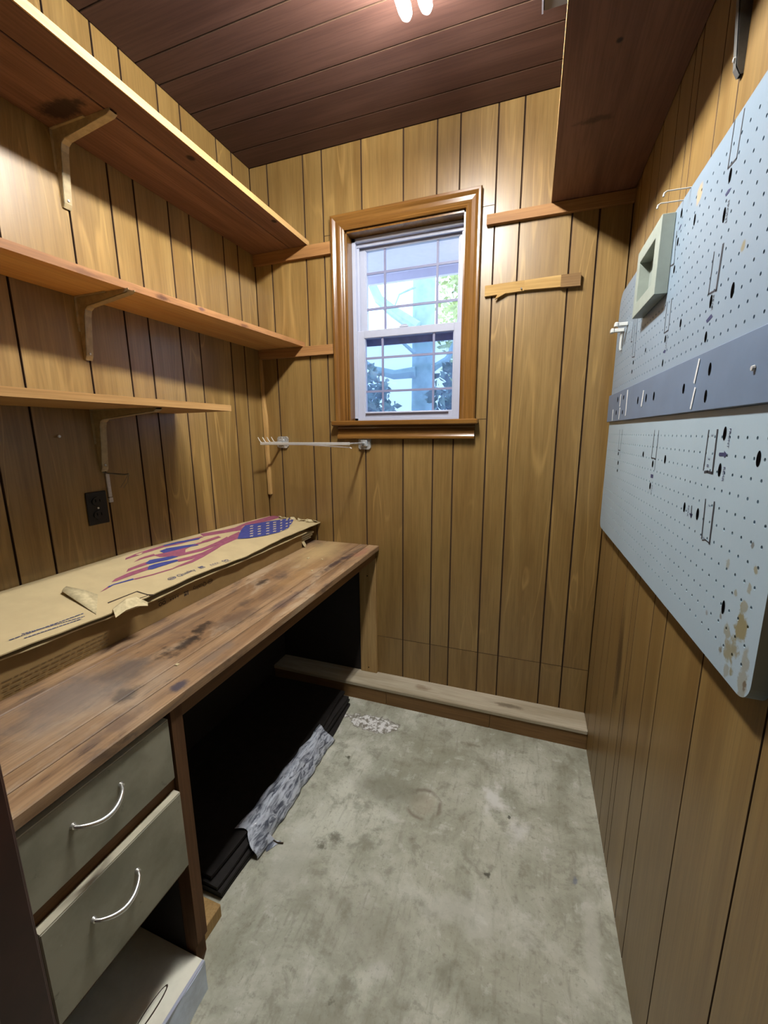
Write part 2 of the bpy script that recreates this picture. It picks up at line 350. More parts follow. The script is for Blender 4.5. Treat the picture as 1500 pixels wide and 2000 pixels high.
# ------------------------------------------------------------------ geometry helpers
class MB:
    def __init__(s): s.V = []; s.F = []
    def add(s, v, f):
        k = len(s.V); s.V += [tuple(x) for x in v]; s.F += [tuple(i+k for i in q) for q in f]; return s
    def box(s, x0, x1, y0, y1, z0, z1, c=0.0):
        x0, x1 = min(x0, x1), max(x0, x1); y0, y1 = min(y0, y1), max(y0, y1); z0, z1 = min(z0, z1), max(z0, z1)
        bm = bmesh.new(); bmesh.ops.create_cube(bm, size=1)
        for v in bm.verts:
            v.co = Vector((x0+(v.co.x+.5)*(x1-x0), y0+(v.co.y+.5)*(y1-y0), z0+(v.co.z+.5)*(z1-z0)))
        if c: bmesh.ops.bevel(bm, geom=bm.edges[:], offset=c, segments=1, profile=.5, affect='EDGES')
        bm.verts.index_update()
        s.add([v.co[:] for v in bm.verts], [[v.index for v in f.verts] for f in bm.faces]); bm.free(); return s
    def prism(s, pts, axis, a, b):
        """extrude polygon pts (in the two other axes, in order) along axis from a to b"""
        def P(p, t):
            q = [0, 0, 0]; o = [i for i in range(3) if i != axis]
            q[o[0]], q[o[1]], q[axis] = p[0], p[1], t; return q
        n = len(pts)
        s.add([P(p, a) for p in pts]+[P(p, b) for p in pts],
              [list(range(n))[::-1], [n+i for i in range(n)]]+[[i, (i+1) % n, n+(i+1) % n, n+i] for i in range(n)]); return s
    def tube(s, path, r, n=10, cap=True):
        path = [Vector(p) for p in path]; rs = r if isinstance(r, (list, tuple)) else [r]*len(path)
        rings = []; up = None
        for i, p in enumerate(path):
            t = (path[min(i+1, len(path)-1)]-path[max(i-1, 0)]).normalized()
            if up is None: up = Vector((0, 0, 1)) if abs(t.z) < .9 else Vector((1, 0, 0))
            a = t.cross(up).normalized(); b = t.cross(a).normalized()
            up = b.cross(t) if False else up
            rings.append([p+(a*math.cos(2*math.pi*k/n)+b*math.sin(2*math.pi*k/n))*rs[i] for k in range(n)])
        v = [x for q in rings for x in q]; f = []
        for i in range(len(path)-1):
            for k in range(n):
                f.append((i*n+k, i*n+(k+1) % n, (i+1)*n+(k+1) % n, (i+1)*n+k))
        if cap: f += [tuple(range(n))[::-1], tuple((len(path)-1)*n+k for k in range(n))]
        s.add(v, f); return s
    def slab(s, poly, nrm, th):
        """flat polygon (3-d points) given thickness th along nrm"""
        nrm = Vector(nrm).normalized(); a = [Vector(p) for p in poly]; n = len(a)
        s.add(a+[p+nrm*th for p in a], [list(range(n))[::-1], list(range(n, 2*n))]+[[i, (i+1) % n, n+(i+1) % n, n+i] for i in range(n)]); return s
    def sheet(s, grid, th=None):
        """grid of 3-d points [row][col] as a quad sheet, thickened by th along z/normal when given"""
        m, n = len(grid), len(grid[0]); s.add([p for r in grid for p in r],
              [(i*n+j, i*n+j+1, (i+1)*n+j+1, (i+1)*n+j) for i in range(m-1) for j in range(n-1)]); return s

def obj(name, mb, mat, parent=None, smooth=False, solid=0.0):
    me = bpy.data.meshes.new(name)
    V = mb.V
    off = Vector((0, 0, 0))
    if parent is None and V:
        xs, ys, zs = zip(*V); off = Vector(((min(xs)+max(xs))/2, (min(ys)+max(ys))/2, min(zs)))
    me.from_pydata([tuple(Vector(v)-off) for v in V], [], mb.F)
    bm = bmesh.new(); bm.from_mesh(me); bmesh.ops.recalc_face_normals(bm, faces=bm.faces[:]); bm.to_mesh(me); bm.free()
    me.materials.append(mat)
    if smooth:
        me.polygons.foreach_set('use_smooth', [True]*len(me.polygons))
        try: me.set_sharp_from_angle(angle=math.radians(40))
        except Exception: pass
    o = bpy.data.objects.new(name, me); COL.objects.link(o)
    if parent is not None:
        o.parent = parent; o.matrix_parent_inverse = Matrix.Translation(-world_loc(parent))
    else: o.location = off
    if solid:
        md = o.modifiers.new('thickness', 'SOLIDIFY'); md.thickness = solid; md.offset = 0
    return o
def plank(mb, mat, parent, axis):
    """panel board whose chamfered edges carry the dark groove stain"""
    o = obj('plank', mb, mat, parent); o.data.materials.append(m_groove)
    for p in o.data.polygons:
        if abs(p.normal[axis]) < .95: p.material_index = 1
    return o
def world_loc(o):
    # every parent here is only translated; children carry world-space meshes
    return Vector(o.location) if o.parent is None else Vector((0, 0, 0))
def tag(o, label, cat, group=None):
    o['label'] = label; o['category'] = cat
    if group: o['group'] = group
    return o
def thing(name, loc, label, cat, group=None):
    o = bpy.data.objects.new(name, None); COL.objects.link(o); o.location = loc; o.empty_display_size = .05
    return tag(o, label, cat, group)
def struct(name, mb, mat):
    o = obj(name, mb, mat); o['kind'] = 'structure'; return o
def sub(name, mb, mat, parent, **k):
    return obj(name, mb, mat, parent, **k)
def text_mb(body, origin, xdir, ydir, size, th=.0004, align='LEFT'):
    cu = bpy.data.curves.new('lettering', 'FONT'); cu.body = body; cu.size = size; cu.align_x = align; cu.resolution_u = 3
    to = bpy.data.objects.new('lettering', cu); COL.objects.link(to)
    dg = bpy.context.evaluated_depsgraph_get(); me = bpy.data.meshes.new_from_object(to.evaluated_get(dg))
    X = Vector(xdir).normalized(); Y = Vector(ydir).normalized(); Z = X.cross(Y); o = Vector(origin)
    mb = MB(); mb.add([o+X*v.co.x+Y*v.co.y+Z*th for v in me.vertices], [tuple(p.vertices) for p in me.polygons])
    bpy.data.objects.remove(to); bpy.data.curves.remove(cu); bpy.data.meshes.remove(me); return mb
def merge(*mbs):
    r = MB()
    for m in mbs: r.add(m.V, m.F)
    return r

# ================================================================== THE ROOM SHELL
G = .0020     # half of a panel groove
PT = .006     # panel thickness
struct('floor', MB().box(-L-.1, 2.0, FRONT-.1, D+.1, -.1, 0), m_floor)

# ---- ceiling: dark boards running left to right
ce = struct('ceiling', MB().box(-L-.1, R+.1, FRONT-.1, D+.1, H+PT, H+.1), m_groove)
cy = [FRONT, -.62, -.44, -.31, -.17, .01, .10, .24, .42, .56, .65, .79, .93, 1.022, 1.196, 1.286, 1.424, 1.516, 1.650, D]
for a, b in zip(cy, cy[1:]):
    plank(MB().box(-L, R, a+G, b-G, H, H+PT+.002, .0012), m_ceil, ce, 2)

# ---- left wall
wl = struct('wall_left', MB().box(-L-.1, -L-PT, FRONT-.1, D+.1, -.05, H+.05), m_groove)
ly = [FRONT, -.60, -.42, -.30, -.12, .02, .18, .23, .41, .51, .645, .735, .917, 1.05, 1.138, 1.273, 1.370, 1.552, 1.642, D]
for a, b in zip(ly, ly[1:]):
    plank(MB().box(-L-PT-.002, -L, a+G, b-G, 0, H, .0012), m_wall, wl, 0)

# ---- right wall
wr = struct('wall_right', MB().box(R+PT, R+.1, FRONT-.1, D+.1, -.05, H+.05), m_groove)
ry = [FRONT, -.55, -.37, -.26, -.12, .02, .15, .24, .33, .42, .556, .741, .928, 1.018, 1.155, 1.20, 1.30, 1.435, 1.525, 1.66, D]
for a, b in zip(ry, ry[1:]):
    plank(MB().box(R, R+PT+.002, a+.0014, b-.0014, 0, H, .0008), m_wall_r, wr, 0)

# ---- back wall with the window opening
OX0, OX1, OZ0, OZ1 = -.795, -.288, 1.330, 2.112
mb = MB()
for (x0, x1, z0, z1) in ((-L-.1, OX0, -.05, H+.05), (OX1, R+.1, -.05, H+.05), (OX0, OX1, -.05, OZ0), (OX0, OX1, OZ1, H+.05)):
    mb.box(x0, x1, D+PT, D+.14, z0, z1)
wbk = struct('wall_back', mb, m_groove)
bx = [-L, -1.165, -.986, -.896, -.717, -.538, -.403, -.315, -.179, -.089, .090, .178, R]
SEAM = .286
for a, b in zip(bx, bx[1:]):
    plank(MB().box(a+G, b-G, D, D+PT+.002, 0, SEAM-.0002, .0008), m_wall, wbk, 1)
    segs = []
    if b <= OX0 or a >= OX1: segs = [(a+G, b-G, SEAM+.0002, H)]
    else:
        x0, x1 = max(a, OX0), min(b, OX1)
        segs = [(a+G, b-G, SEAM+.0002, OZ0), (a+G, b-G, OZ1, H)]
        if a < OX0: segs.append((a+G, OX0, OZ0, OZ1))
        if b > OX1: segs.append((OX1, b-G, OZ0, OZ1))
    mb = MB()
    for (x0, x1, z0, z1) in segs: mb.box(x0, x1, D, D+PT+.002, z0, z1, .0012)
    plank(mb, m_wall, wbk, 1)

# ---- doorway wall on the left of the lens, and the hall behind
JX, JY = -.595, .25
wf = struct('wall_front', MB().box(-L-.1, JX-.02, .135, JY-.004, -.05, H+.05), m_hall)
sub('door_jamb', MB().box(JX-.02, JX, .12, JY, 0, 2.05, .002), m_dark, wf)
sub('door_stop', MB().box(JX, JX+.011, .13, .196, 0, 2.04, .002), m_dark, wf)
sub('casing', MB().box(JX-.10, JX-.02, JY-.004, JY+.010, 0, 2.10, .002), m_dark, wf)
struct('wall_hall', MB().box(-L-.1, R+.1, FRONT-.1, FRONT, -.05, H+.05), m_hall)

# ---- ledge along the back wall
PD, PH = .1206, .0885
bb = struct('baseboard_back', MB().box(-L, R, D-PD+.022, D, 0, PH-.021), m_plinth)
sub('ledge_board', MB().box(-L, R, D-PD, D, PH-.019, PH, .003), m_ledge, bb)
for a, b in ((-L, -.585), (-.585, -.105), (-.105, R)):
    sub('face_board', MB().box(a+.0008, b-.0008, D-PD+.004, D-PD+.022, 0, PH-.020, .001), m_plinth, bb)

# ================================================================== WINDOW
wn = struct('window_1', MB().box(OX0-.004, OX0+.006, D, D+.055, OZ0, OZ1+.006).box(OX1-.006, OX1+.004, D, D+.055, OZ0, OZ1+.006)
            .box(OX0, OX1, D, D+.055, OZ1-.006, OZ1+.006), m_casing)
# moulded casing: a stepped profile swept round three sides
prof = [(0, 0), (0, .010), (.006, .013), (.012, .011), (.016, .013), (.022, .015), (.036, .017), (.042, .021), (.048, .024), (.056, .024), (.060, .018), (.060, 0)]
CX0, CX1, CZ1 = OX0-.002, OX1+.002, OZ1+.004
def casing_run(p, corner):
    """rows of the profile at the ends of one casing member"""
    return p
def cas_pts(side, z):
    out = []
    for (u, d) in prof:
        if side == 'l': out.append((CX0-u, D-d, z if z is not None else CZ1+u))
        else: out.append((CX1+u, D-d, z if z is not None else CZ1+u))
    return out
def loft(a, b):
    m = MB(); n = len(a); m.add(a+b, [(i, (i+1) % n, n+(i+1) % n, n+i) for i in range(n)]+[tuple(range(n)), tuple(range(2*n-1, n-1, -1))]); return m
sub('casing_side', loft(cas_pts('l', OZ0), cas_pts('l', None)), m_casing, wn)
sub('casing_side', loft(cas_pts('r', OZ0), cas_pts('r', None)), m_casing, wn)
sub('casing_head', loft(cas_pts('l', None), cas_pts('r', None)), m_casing_h, wn)
sub('sill', MB().box(-.868, -.212, D-.045, D+.055, OZ0-.020, OZ0+.002, .004), m_casing_h, wn)
ap = [(-u+OZ0-.020, d) for (u, d) in prof]
sub('apron', MB().prism([(D-d, z) for (z, d) in ap], 0, -.848, -.226), m_casing_h, wn)
# white vinyl frame
VY = D+.050
vf = MB()
VX0, VX1, VZ0, VZ1 = -.789, -.289, 1.333, 2.104
vf.box(VX0, VX0+.017, VY, VY+.075, VZ0, VZ1, .001).box(VX1-.012, VX1, VY, VY+.075, VZ0, VZ1, .001)
vf.box(VX0, VX1, VY, VY+.075, VZ1-.016, VZ1, .001).box(VX0, VX1, VY, VY+.075, VZ0, VZ0+.012, .001)
vf.box(VX0+.015, VX0+.026, VY+.022, VY+.028, VZ0, VZ1).box(VX1-.022, VX1-.010, VY+.022, VY+.028, VZ0, VZ1)
vf.box(VX0+.015, VX1-.010, VY+.018, VY+.028, VZ1-.030, VZ1-.014)
sub('vinyl_frame', vf, m_vinyl, wn)
def sash(name, y, ox0, ox1, oz0, oz1, gx0, gx1, gz0, gz1, vs, hs):
    m = MB(); t = .022
    m.box(ox0, gx0, y, y+t, oz0, oz1, .002).box(gx1, ox1, y, y+t, oz0, oz1, .002)
    m.box(gx0-.001, gx1+.001, y, y+t, gz1, oz1, .002).box(gx0-.001, gx1+.001, y, y+t, oz0, gz0, .002)
    m.box(gx0, gx0+.004, y+.004, y+t, gz0, gz1).box(gx1-.004, gx1, y+.004, y+t, gz0, gz1)
    s = sub(name, m, m_vinyl, wn)
    xs = [gx0]+vs+[gx1]; zs = [gz0]+hs+[gz1]; w = .0046
    for v in vs: obj('muntin', MB().box(v-w, v+w, y+.007, y+.013, gz0, gz1), m_muntin, s)
    for h in hs: obj('muntin', MB().box(gx0, gx1, y+.0065, y+.0135, h-w, h+w), m_muntin, s)
    for i in range(3):
        for j in range(3):
            obj('pane', MB().box(xs[i]+.0005, xs[i+1]-.0005, y+.0092, y+.0102, zs[j]+.0005, zs[j+1]-.0005), m_glass, s)
    return s
up = sash('upper_sash', D+.088, -.772, -.299, 1.700, 2.092, -.741, -.3235, 1.733, 2.064, [-.6515, -.4165], [1.826, 1.973])
lo = sash('lower_sash', D+.058, -.779, -.297, 1.344, 1.729, -.740, -.333, 1.374, 1.696, [-.6545, -.4205], [1.465, 1.611])
obj('sash_lock', MB().box(-.575, -.535, D+.060, D+.078, 1.729, 1.736, .002).prism([(-.570, D+.064), (-.540, D+.064), (-.546, D+.074), (-.564, D+.074)], 2, 1.736, 1.742), m_vinyl, lo)
obj('lift_rail', MB().box(-.735, -.350, D+.048, D+.060, 1.366, 1.371, .001), m_vinyl, lo)
scn = sub('insect_screen', MB().box(-.775, -.300, D+.116, D+.1165, 1.35, 1.70), m_screen, wn)
obj('screen_frame', MB().box(-.778, -.297, D+.112, D+.120, 1.672, 1.705).box(-.778, -.297, D+.112, D+.120, 1.335, 1.362)
    .box(-.778, -.762, D+.112, D+.120, 1.335, 1.705).box(-.313, -.297, D+.112, D+.120, 1.335, 1.705), plain('screen_frame_grey', S(170, 180, 226, 1), .5), scn)

# ================================================================== OUTSIDE
struct('trim_1', MB().box(-3.2, 1.6, D+.14, 2.62, 2.235, 2.26).box(-3.2, 1.6, 2.60, 2.63, 2.19, 2.30), m_soffit)   # eaves
g = struct('ground', MB().box(-14, 12, D+.14, 26, -.75, -.65), m_ground_pale)
def leaf_cloud(c, r, n, size, seed):
    rr = random.Random(seed); m = MB()
    for _ in range(n):
        while True:
            q = Vector((rr.uniform(-1, 1), rr.uniform(-1, 1), rr.uniform(-1, 1)))
            if q.length < 1: break
        p = Vector((c[0]+q.x*r[0], c[1]+q.y*r[1], c[2]+q.z*r[2])); e = Euler([rr.uniform(0, 6.3) for _ in range(3)]).to_matrix()
        k = size*rr.uniform(.6, 1.3)
        m.add([p+e @ Vector(v)*k for v in ((0, -1, 0), (.55, 0, .12), (0, 1, 0), (-.55, 0, .12))], [(0, 1, 2, 3)])
    return m
TY = 4.2
a0 = on((807, 540), 1, TY); a1 = on((808, 730), 1, TY); b0 = on((851, 535), 1, TY); b1 = on((844, 730), 1, TY)
xc0, xc1 = (a0.x+b0.x)/2, (a1.x+b1.x)/2; rr_ = (b0.x-a0.x)/2
tr = thing('tree', (xc1, TY, -.65), 'large bare grey tree trunk with crossing branches seen through the window', 'tree')
obj('trunk', MB().tube([(xc1-.03, TY, -.66), (xc1-.01, TY, .5), (xc1, TY, 1.6), (xc0, TY, 3.2), (xc0+.1, TY, 5)], [rr_*1.25, rr_*1.08, rr_, rr_*.95, rr_*.8], 14), m_bark, tr, smooth=True)
def branch(pxs, y, r, t):
    pts = [on(p, 1, y) for p in pxs]; n = len(pts)
    obj('branch', MB().tube(pts, [r*(1-.5*i/(n-1)) for i in range(n)], 8), m_bark, t, smooth=True)
branch([(815, 640), (770, 610), (740, 585), (715, 530), (700, 500)], TY-.15, .060, tr)
branch([(812, 727), (770, 732), (730, 722), (700, 700)], TY-.1, .055, tr)
branch([(845, 720), (875, 700), (892, 660), (900, 600)], TY-.1, .035, tr)
branch([(812, 560), (780, 575), (770, 600)], TY-.25, .012, tr)
branch([(845, 760), (880, 770), (910, 750)], TY-.2, .03, tr)
branch([(810, 690), (785, 668), (770, 655)], TY-.2, .018, tr)
def tree(c, r, n, size, seed, mat, label, trunk_r):
    t = thing('tree' if r[2] > .7 else 'shrub', (c[0], c[1], -.65), label, 'tree' if r[2] > .7 else 'shrub')
    obj('stem', MB().tube([(c[0], c[1], -.66), (c[0]+.05, c[1], c[2]*.5-.2), (c[0]-.04, c[1], c[2]+r[2]*.6)], [trunk_r, trunk_r*.8, trunk_r*.3], 7), m_bark, t, smooth=True)
    f = obj('foliage', leaf_cloud(c, r, n, size, seed), mat, t); f['kind'] = 'stuff'
q = on((885, 610), 1, 5.0); tree((q.x+.22, 5.0, q.z+.15), (.42, .5, 1.25), 1500, .050, 3, m_leafy, 'yellow-green leafy tree to the right of the bare trunk outside', .05)
q = on((885, 745), 1, 3.3); tree((q.x+.12, 3.3, q.z-.30), (.34, .3, .5), 900, .045, 5, m_leafd, 'dull green bush low at the right outside the window', .03)
q = on((715, 770), 1, 3.5); tree((q.x-.05, 3.5, q.z-.22), (.34, .3, .5), 1100, .045, 8, m_leafd, 'dull green bush low at the left outside the window', .03)

# ================================================================== SHELVES
def bracket(parent, wall, s, y, z, hor, ver, mat, w0=.020, w1=.012):
    """pressed steel shelf bracket: wall = x of the wall, s = +1 towards +x; folded U section with deep corner"""
    m = MB(); t = .0016
    # outline of the side webs in (x, z) measured from the corner
    inner = [(.004, -ver), (.010, -ver+.012), (.024, -.052), (.029, -.036), (.042, -.028), (hor-.010, -.009), (hor, -.004)]
    outer = [(hor, 0), (.0, 0), (0, -ver)]
    poly = inner+outer
    for sy in (-1, 1):
        yy = y+sy*w0/2
        m.prism([(wall+s*px, z+pz) for (px, pz) in poly], 1, yy-t/2, yy+t/2)
    # folded face joining the two webs
    row = [[(wall+s*px, y+sy*w0/2, z+pz) for sy in (-1, 1)] for (px, pz) in inner]
    row2 = [[(wall+s*(px+t*.8), y+sy*w0/2, z+pz-t*.8) for sy in (-1, 1)] for (px, pz) in inner]
    m.sheet(row); m.sheet(row2)
    # wall flange and shelf flange
    m.box(wall, wall+s*t*1.5, y-w0*.85, y+w0*.85, z-ver*.55, z); m.box(wall, wall+s*hor*.6, y-w0*.85, y+w0*.85, z-t*1.5, z)
    b = obj('shelf_bracket', m, mat, parent)
    for pz in (-.020, -ver*.9):
        obj('screw', MB().tube([(wall+s*.002, y, z+pz), (wall+s*(.0145 if pz < -.03 else .006), y, z+pz)], [.004, .0032], 8), m_galv, b)
    return b
Z1 = 2.082
t = thing('wall_shelf', (-1.11, 1.2, Z1), 'topmost left shelf of two dark boards with pale front edge, below ceiling', 'shelf')
obj('shelf_board', MB().box(-L+.001, -1.061, -.30, D-.001, Z1, Z1+.020, .0015), m_shelf_under, t)
obj('shelf_board', MB().box(-1.0575, -.970, -.30, D-.001, Z1, Z1+.020, .0015), m_shelf_under, t)
obj('edge_strip', MB().prism([(-.969, -.30), (-.962, -.30), (-.969, D-.001), (-.9695, D-.001)], 2, Z1+.0005, Z1+.021), m_shelf_edge, t)['label'] = 'pale front edge strip'
bracket(t, -L, 1, .909, Z1, .214, .186, m_bracket)
Z2 = 1.669
t = thing('wall_shelf', (-1.13, 1.2, Z2), 'middle left shelf, orange pine board with a knotty front edge', 'shelf')
obj('shelf_board', MB().prism([(-L+.001, -.30), (-1.127, -.30), (-1.078, .626), (-1.064, .892), (-1.011, D-.001), (-L+.001, D-.001)], 2, Z2, Z2+.019), m_shelf_mid, t)
obj('edge_strip', MB().prism([(-1.1268, -.30), (-1.126, -.30), (-1.077, .626), (-1.063, .892), (-1.010, D-.001), (-1.0108, D-.001), (-1.0638, .892), (-1.0778, .626)], 2, Z2-.0004, Z2+.0194), m_mid_edge, t)['label'] = 'browner knotty front edge'
bracket(t, -L, 1, .911, Z2, .204, .172, m_bracket)
Z3 = 1.354
t = thing('wall_shelf', (-1.11, .8, Z3), 'lowest left shelf, short pale chipboard ending before the back wall', 'shelf')
obj('shelf_board', MB().prism([(-L+.001, -.30), (-.965, -.30), (-.959, 1.163), (-L+.001, 1.211)], 2, Z3, Z3+.019), m_shelf_low, t)
bracket(t, -L, 1, .911, Z3, .255, .186, m_bracket)
Z4 = 2.077
t = thing('wall_shelf', (.15, 1.0, Z4), 'deep dark plywood shelf high on the right wall above the pegboard', 'shelf')
obj('shelf_board', MB().box(.0185, R-.001, -.30, D-.001, Z4, Z4+.020, .001), m_shelf_right, t)
obj('edge_strip', MB().box(.0165, .0182, -.30, D-.001, Z4, Z4+.020), m_shelf_edge, t)['label'] = 'pale front edge strip'
bracket(t, R, -1, .918, Z4, .215, .245, m_steeldk, .011)

def cleat(name, x0, x1, z0, z1, z0b, z1b, th, mat, label):
    m = MB(); m.add([(x0, D-th, z0), (x1, D-th, z0b), (x1, D-th, z1b), (x0, D-th, z1), (x0, D, z0), (x1, D, z0b), (x1, D, z1b), (x0, D, z1)],
                    [(0, 1, 2, 3), (7, 6, 5, 4), (0, 4, 5, 1), (1, 5, 6, 2), (2, 6, 7, 3), (3, 7, 4, 0)])
    return tag(obj(name, m, mat), label, 'batten')
cleat('shelf_cleat', -L+.002, -.860, 2.036, Z1-.001, 2.034, Z1-.001, .018, m_cleat, 'wooden cleat on back wall carrying the topmost left shelf')
cleat('shelf_cleat', -L+.002, -.860, 1.627, Z2-.001, 1.627, Z2-.001, .018, m_cleat, 'wooden cleat on back wall carrying the middle left shelf')
cleat('shelf_cleat', -.207, R-.001, 2.041, Z4-.002, 2.038, Z4-.002, .018, m_cleat, 'wooden cleat on back wall carrying the dark right shelf')
t = thing('wall_batten', (-.05, D, 1.79), 'short rough pine batten to the right of the window frame', 'batten')
def bar4(a, b, th):   # a,b: (x, zlow, zhigh)
    m = MB(); y = D-th
    m.add([(a[0], y, a[1]), (b[0], y, b[1]), (b[0], y, b[2]), (a[0], y, a[2]), (a[0], D, a[1]), (b[0], D, b[1]), (b[0], D, b[2]), (a[0], D, a[2])],
          [(0, 1, 2, 3), (7, 6, 5, 4), (0, 4, 5, 1), (1, 5, 6, 2), (2, 6, 7, 3), (3, 7, 4, 0)]); return m
obj('strip', bar4((-.205, 1.794, 1.832), (-.060, 1.799, 1.835), .012), m_batten, t)
obj('strip', bar4((-.060, 1.800, 1.834), (.066, 1.797, 1.837), .014), m_batten, t)
obj('end_block', bar4((.066, 1.794, 1.835), (.132, 1.792, 1.835), .020), m_batten_end, t)['label'] = 'darker weathered end piece'
obj('splinter', MB().prism([(-.155, 1.800), (-.125, 1.797), (-.165, 1.779)], 1, D-.016, D-.008), m_batten, t)
for x in (-.07, .07): obj('nail', MB().tube([(x, D-.010, 1.806), (x, D-.019, 1.806)], .003, 6), m_steel, t)
# split strip in the back left corner
m = MB(); rr = random.Random(4); n = 12; A = []; B = []
for i in range(n+1):
    z = .975+(1.640-.975)*i/n
    w = .011+rr.uniform(-.003, .003); x0 = -1.256+.012*(1-i/n)*.6
    A.append((x0, z)); B.append((x0+w+.005*(i < 8), z))
m.prism(A+B[::-1], 1, D-.018, D-.001)
tag(obj('corner_batten', m, m_split), 'splintered pale pine strip standing in the back left corner', 'batten')

# ================================================================== LAMP AND CEILING BOX
LZ = 2.345
t = thing('fluorescent_lamp', (-.343, .95, H), 'two lit white fluorescent tubes hanging just below the dark ceiling', 'lamp')
obj('housing', MB().prism([(-.398, H), (-.288, H), (-.296, H-.045), (-.390, H-.045)], 1, .64, 1.20), m_lamphouse, t)
for x in (-.370, -.316):
    pts = [(x, .66, LZ), (x, 1.222, LZ), (x, 1.238, LZ), (x, 1.247, LZ), (x, 1.250, LZ)]
    obj('tube', MB().tube(pts, [.017, .017, .0145, .009, .003], 16), m_tube, t, smooth=True)['label'] = 'glowing white tube'
    for y in (.70, 1.14): obj('tube_holder', MB().box(x-.012, x+.012, y, y+.025, LZ+.0175, H-.044, .002), m_lamphouse, t)
t = thing('ceiling_box', (.05, 1.25, H), 'grey metal box fixed to the ceiling beside the right shelf', 'box')
obj('body', MB().box(-.037, .14, 1.05, 1.412, H-.046, H, .003), m_greymetal, t)
obj('lit_edge', MB().box(-.041, -.037, 1.05, 1.412, H-.050, H-.001), m_vinyl, t)  # white strip stands in for the lit left face of the box

# ================================================================== TIE RACK UNDER THE WINDOW
t = thing('towel_rack', (-.94, D, 1.20), 'chrome wall rack with a long bar and four prongs under the window', 'rack')
AD = .180
for x, z in ((-1.153, 1.236), (-.719, 1.232)):
    pl_ = [(x-.029, z-.020), (x-.022, z-.028), (x+.022, z-.028), (x+.029, z-.020), (x+.029, z+.020), (x+.022, z+.028), (x-.022, z+.028), (x-.029, z+.020)]
    p = obj('wall_plate', MB().prism(pl_, 1, D-.010, D-.0005), m_galv, t)
    obj('boss', MB().box(x-.016, x+.016, D-.022, D-.010, z-.015, z+.015, .004), m_galv, p)
    for dz in (-.021, .021): obj('screw', MB().tube([(x, D-.009, z+dz), (x, D-.0125, z+dz)], .0035, 8), m_chrome, p)
obj('arm', MB().tube([(-1.153, D-.02, 1.236), (-1.153, D-AD, 1.234)], .0050, 8), m_galv, t, smooth=True)
obj('arm', MB().tube([(-.719, D-.02, 1.232), (-.719, D-AD*.97, 1.234)], [.0055, .0038], 8), m_galv, t, smooth=True)
obj('bar', MB().box(-1.158, -.715, D-AD-.003, D-AD+.003, 1.228, 1.240, .0015), m_chrome, t)
obj('rod', MB().tube([(-.93, D-AD+.012, 1.229), (-.72, D-AD+.012, 1.218), (-.712, D-AD+.012, 1.214)], .0028, 7), m_chrome, t, smooth=True)
for k in range(4):
    y = D-AD+.004+k*.034
    obj('prong', MB().tube([(-1.153, y, 1.236), (-1.163, y, 1.247), (-1.172, y, 1.262)], [.0022, .0022, .0018], 6), m_wirewhite, t, smooth=True)

# ================================================================== LEFT WALL FITTINGS
t = thing('wall_outlet', (-L, .875, 1.005), 'black double socket plate low on the left wall', 'outlet')
obj('plate', MB().box(-L, -L+.005, .842, .907, 1.006, 1.108, .002), m_black, t)
for z in (1.036, 1.078):
    rc = obj('receptacle', MB().prism([(.875+.017*math.cos(a*math.pi/8), z+.014*math.sin(a*math.pi/8)) for a in range(16)], 0, -L+.004, -L+.008), m_black, t)
    obj('slot', MB().box(-L+.0078, -L+.0084, .867, .869, z-.002, z+.007).box(-L+.0078, -L+.0084, .880, .882, z-.002, z+.006), m_hole, rc)
obj('screw', MB().tube([(-L+.004, .875, 1.057), (-L+.0065, .875, 1.057)], .003, 8), m_chrome, t)
tag(obj('cover_strip', MB().box(-L, -L+.006, .914, .925, 1.085, 1.160, .001).box(-L, -L+.007, .913, .926, 1.068, 1.083, .001), m_conduit),
    'short white painted strip on the left wall beside the socket', 'strip')
m = MB().tube([(-L+.002, .906, 1.165), (-L+.010, .915, 1.161), (-L+.060, .934, 1.156), (-L+.070, .940, 1.158)], .0022, 7)
m.tube([(-L+.068, .938, 1.155), (-L+.066, .925, 1.135), (-L+.060, .915, 1.118)], .0006, 5).tube([(-L+.070, .940, 1.155), (-L+.070, .932, 1.132), (-L+.066, .920, 1.116)], .0006, 5)
tag(obj('wire_hook', m, m_steel, smooth=True), 'thin dark wire hook sticking out below the lowest left bracket', 'hook')
tag(obj('nail', MB().tube([(-L, .793, 1.276), (-L+.008, .793, 1.276), (-L+.0082, .793, 1.276), (-L+.010, .793, 1.276)], [.0015, .0015, .0042, .0036], 8), m_galv),
    'nail head in the left wall below the lowest shelf', 'nail')

# ================================================================== WORKBENCH
BT = .752
t = thing('workbench', (-.95, 1.0, 0), 'long wooden workbench with stained plank top and two grey drawers', 'workbench')
edges = [-.655, -.711, -.756, -.93, -1.10, -1.255]
for a, b in zip(edges, edges[1:]):
    back = b < -1.0
    obj('plank', MB().box(b+.0013, a-.0013, .256, D-.002, BT-.024, BT, .0022), m_bench, t)
obj('front_rail', MB().box(-.690, -.668, .58, D-.02, .690, BT-.0245, .002), m_rail, t)
obj('leg', MB().box(-.755, -.669, D-.0185, D-.0015, PH, .690, .002), m_leg, t)
for z in (.115, .60): obj('nail', MB().tube([(-.712, D-.018, z), (-.712, D-.0205, z)], .0028, 7), m_hole, t)
sp = MB().prism([(-1.20, .0), (-.690, .0), (-.672, .055), (-.672, .100), (-.663, .115), (-.663, BT-.026), (-1.20, BT-.026)], 1, .549, .578)
obj('side_panel', sp, m_panel, t)
obj('side_panel', MB().box(-1.20, -.664, .257, .275, 0, BT-.026), m_panel, t)
for (za, zb) in ((.714, BT-.026), (.535, .574), (.325, .352)):
    obj('front_rail', MB().box(-.690, -.674, .275, .549, za, zb, .001), m_rail, t)
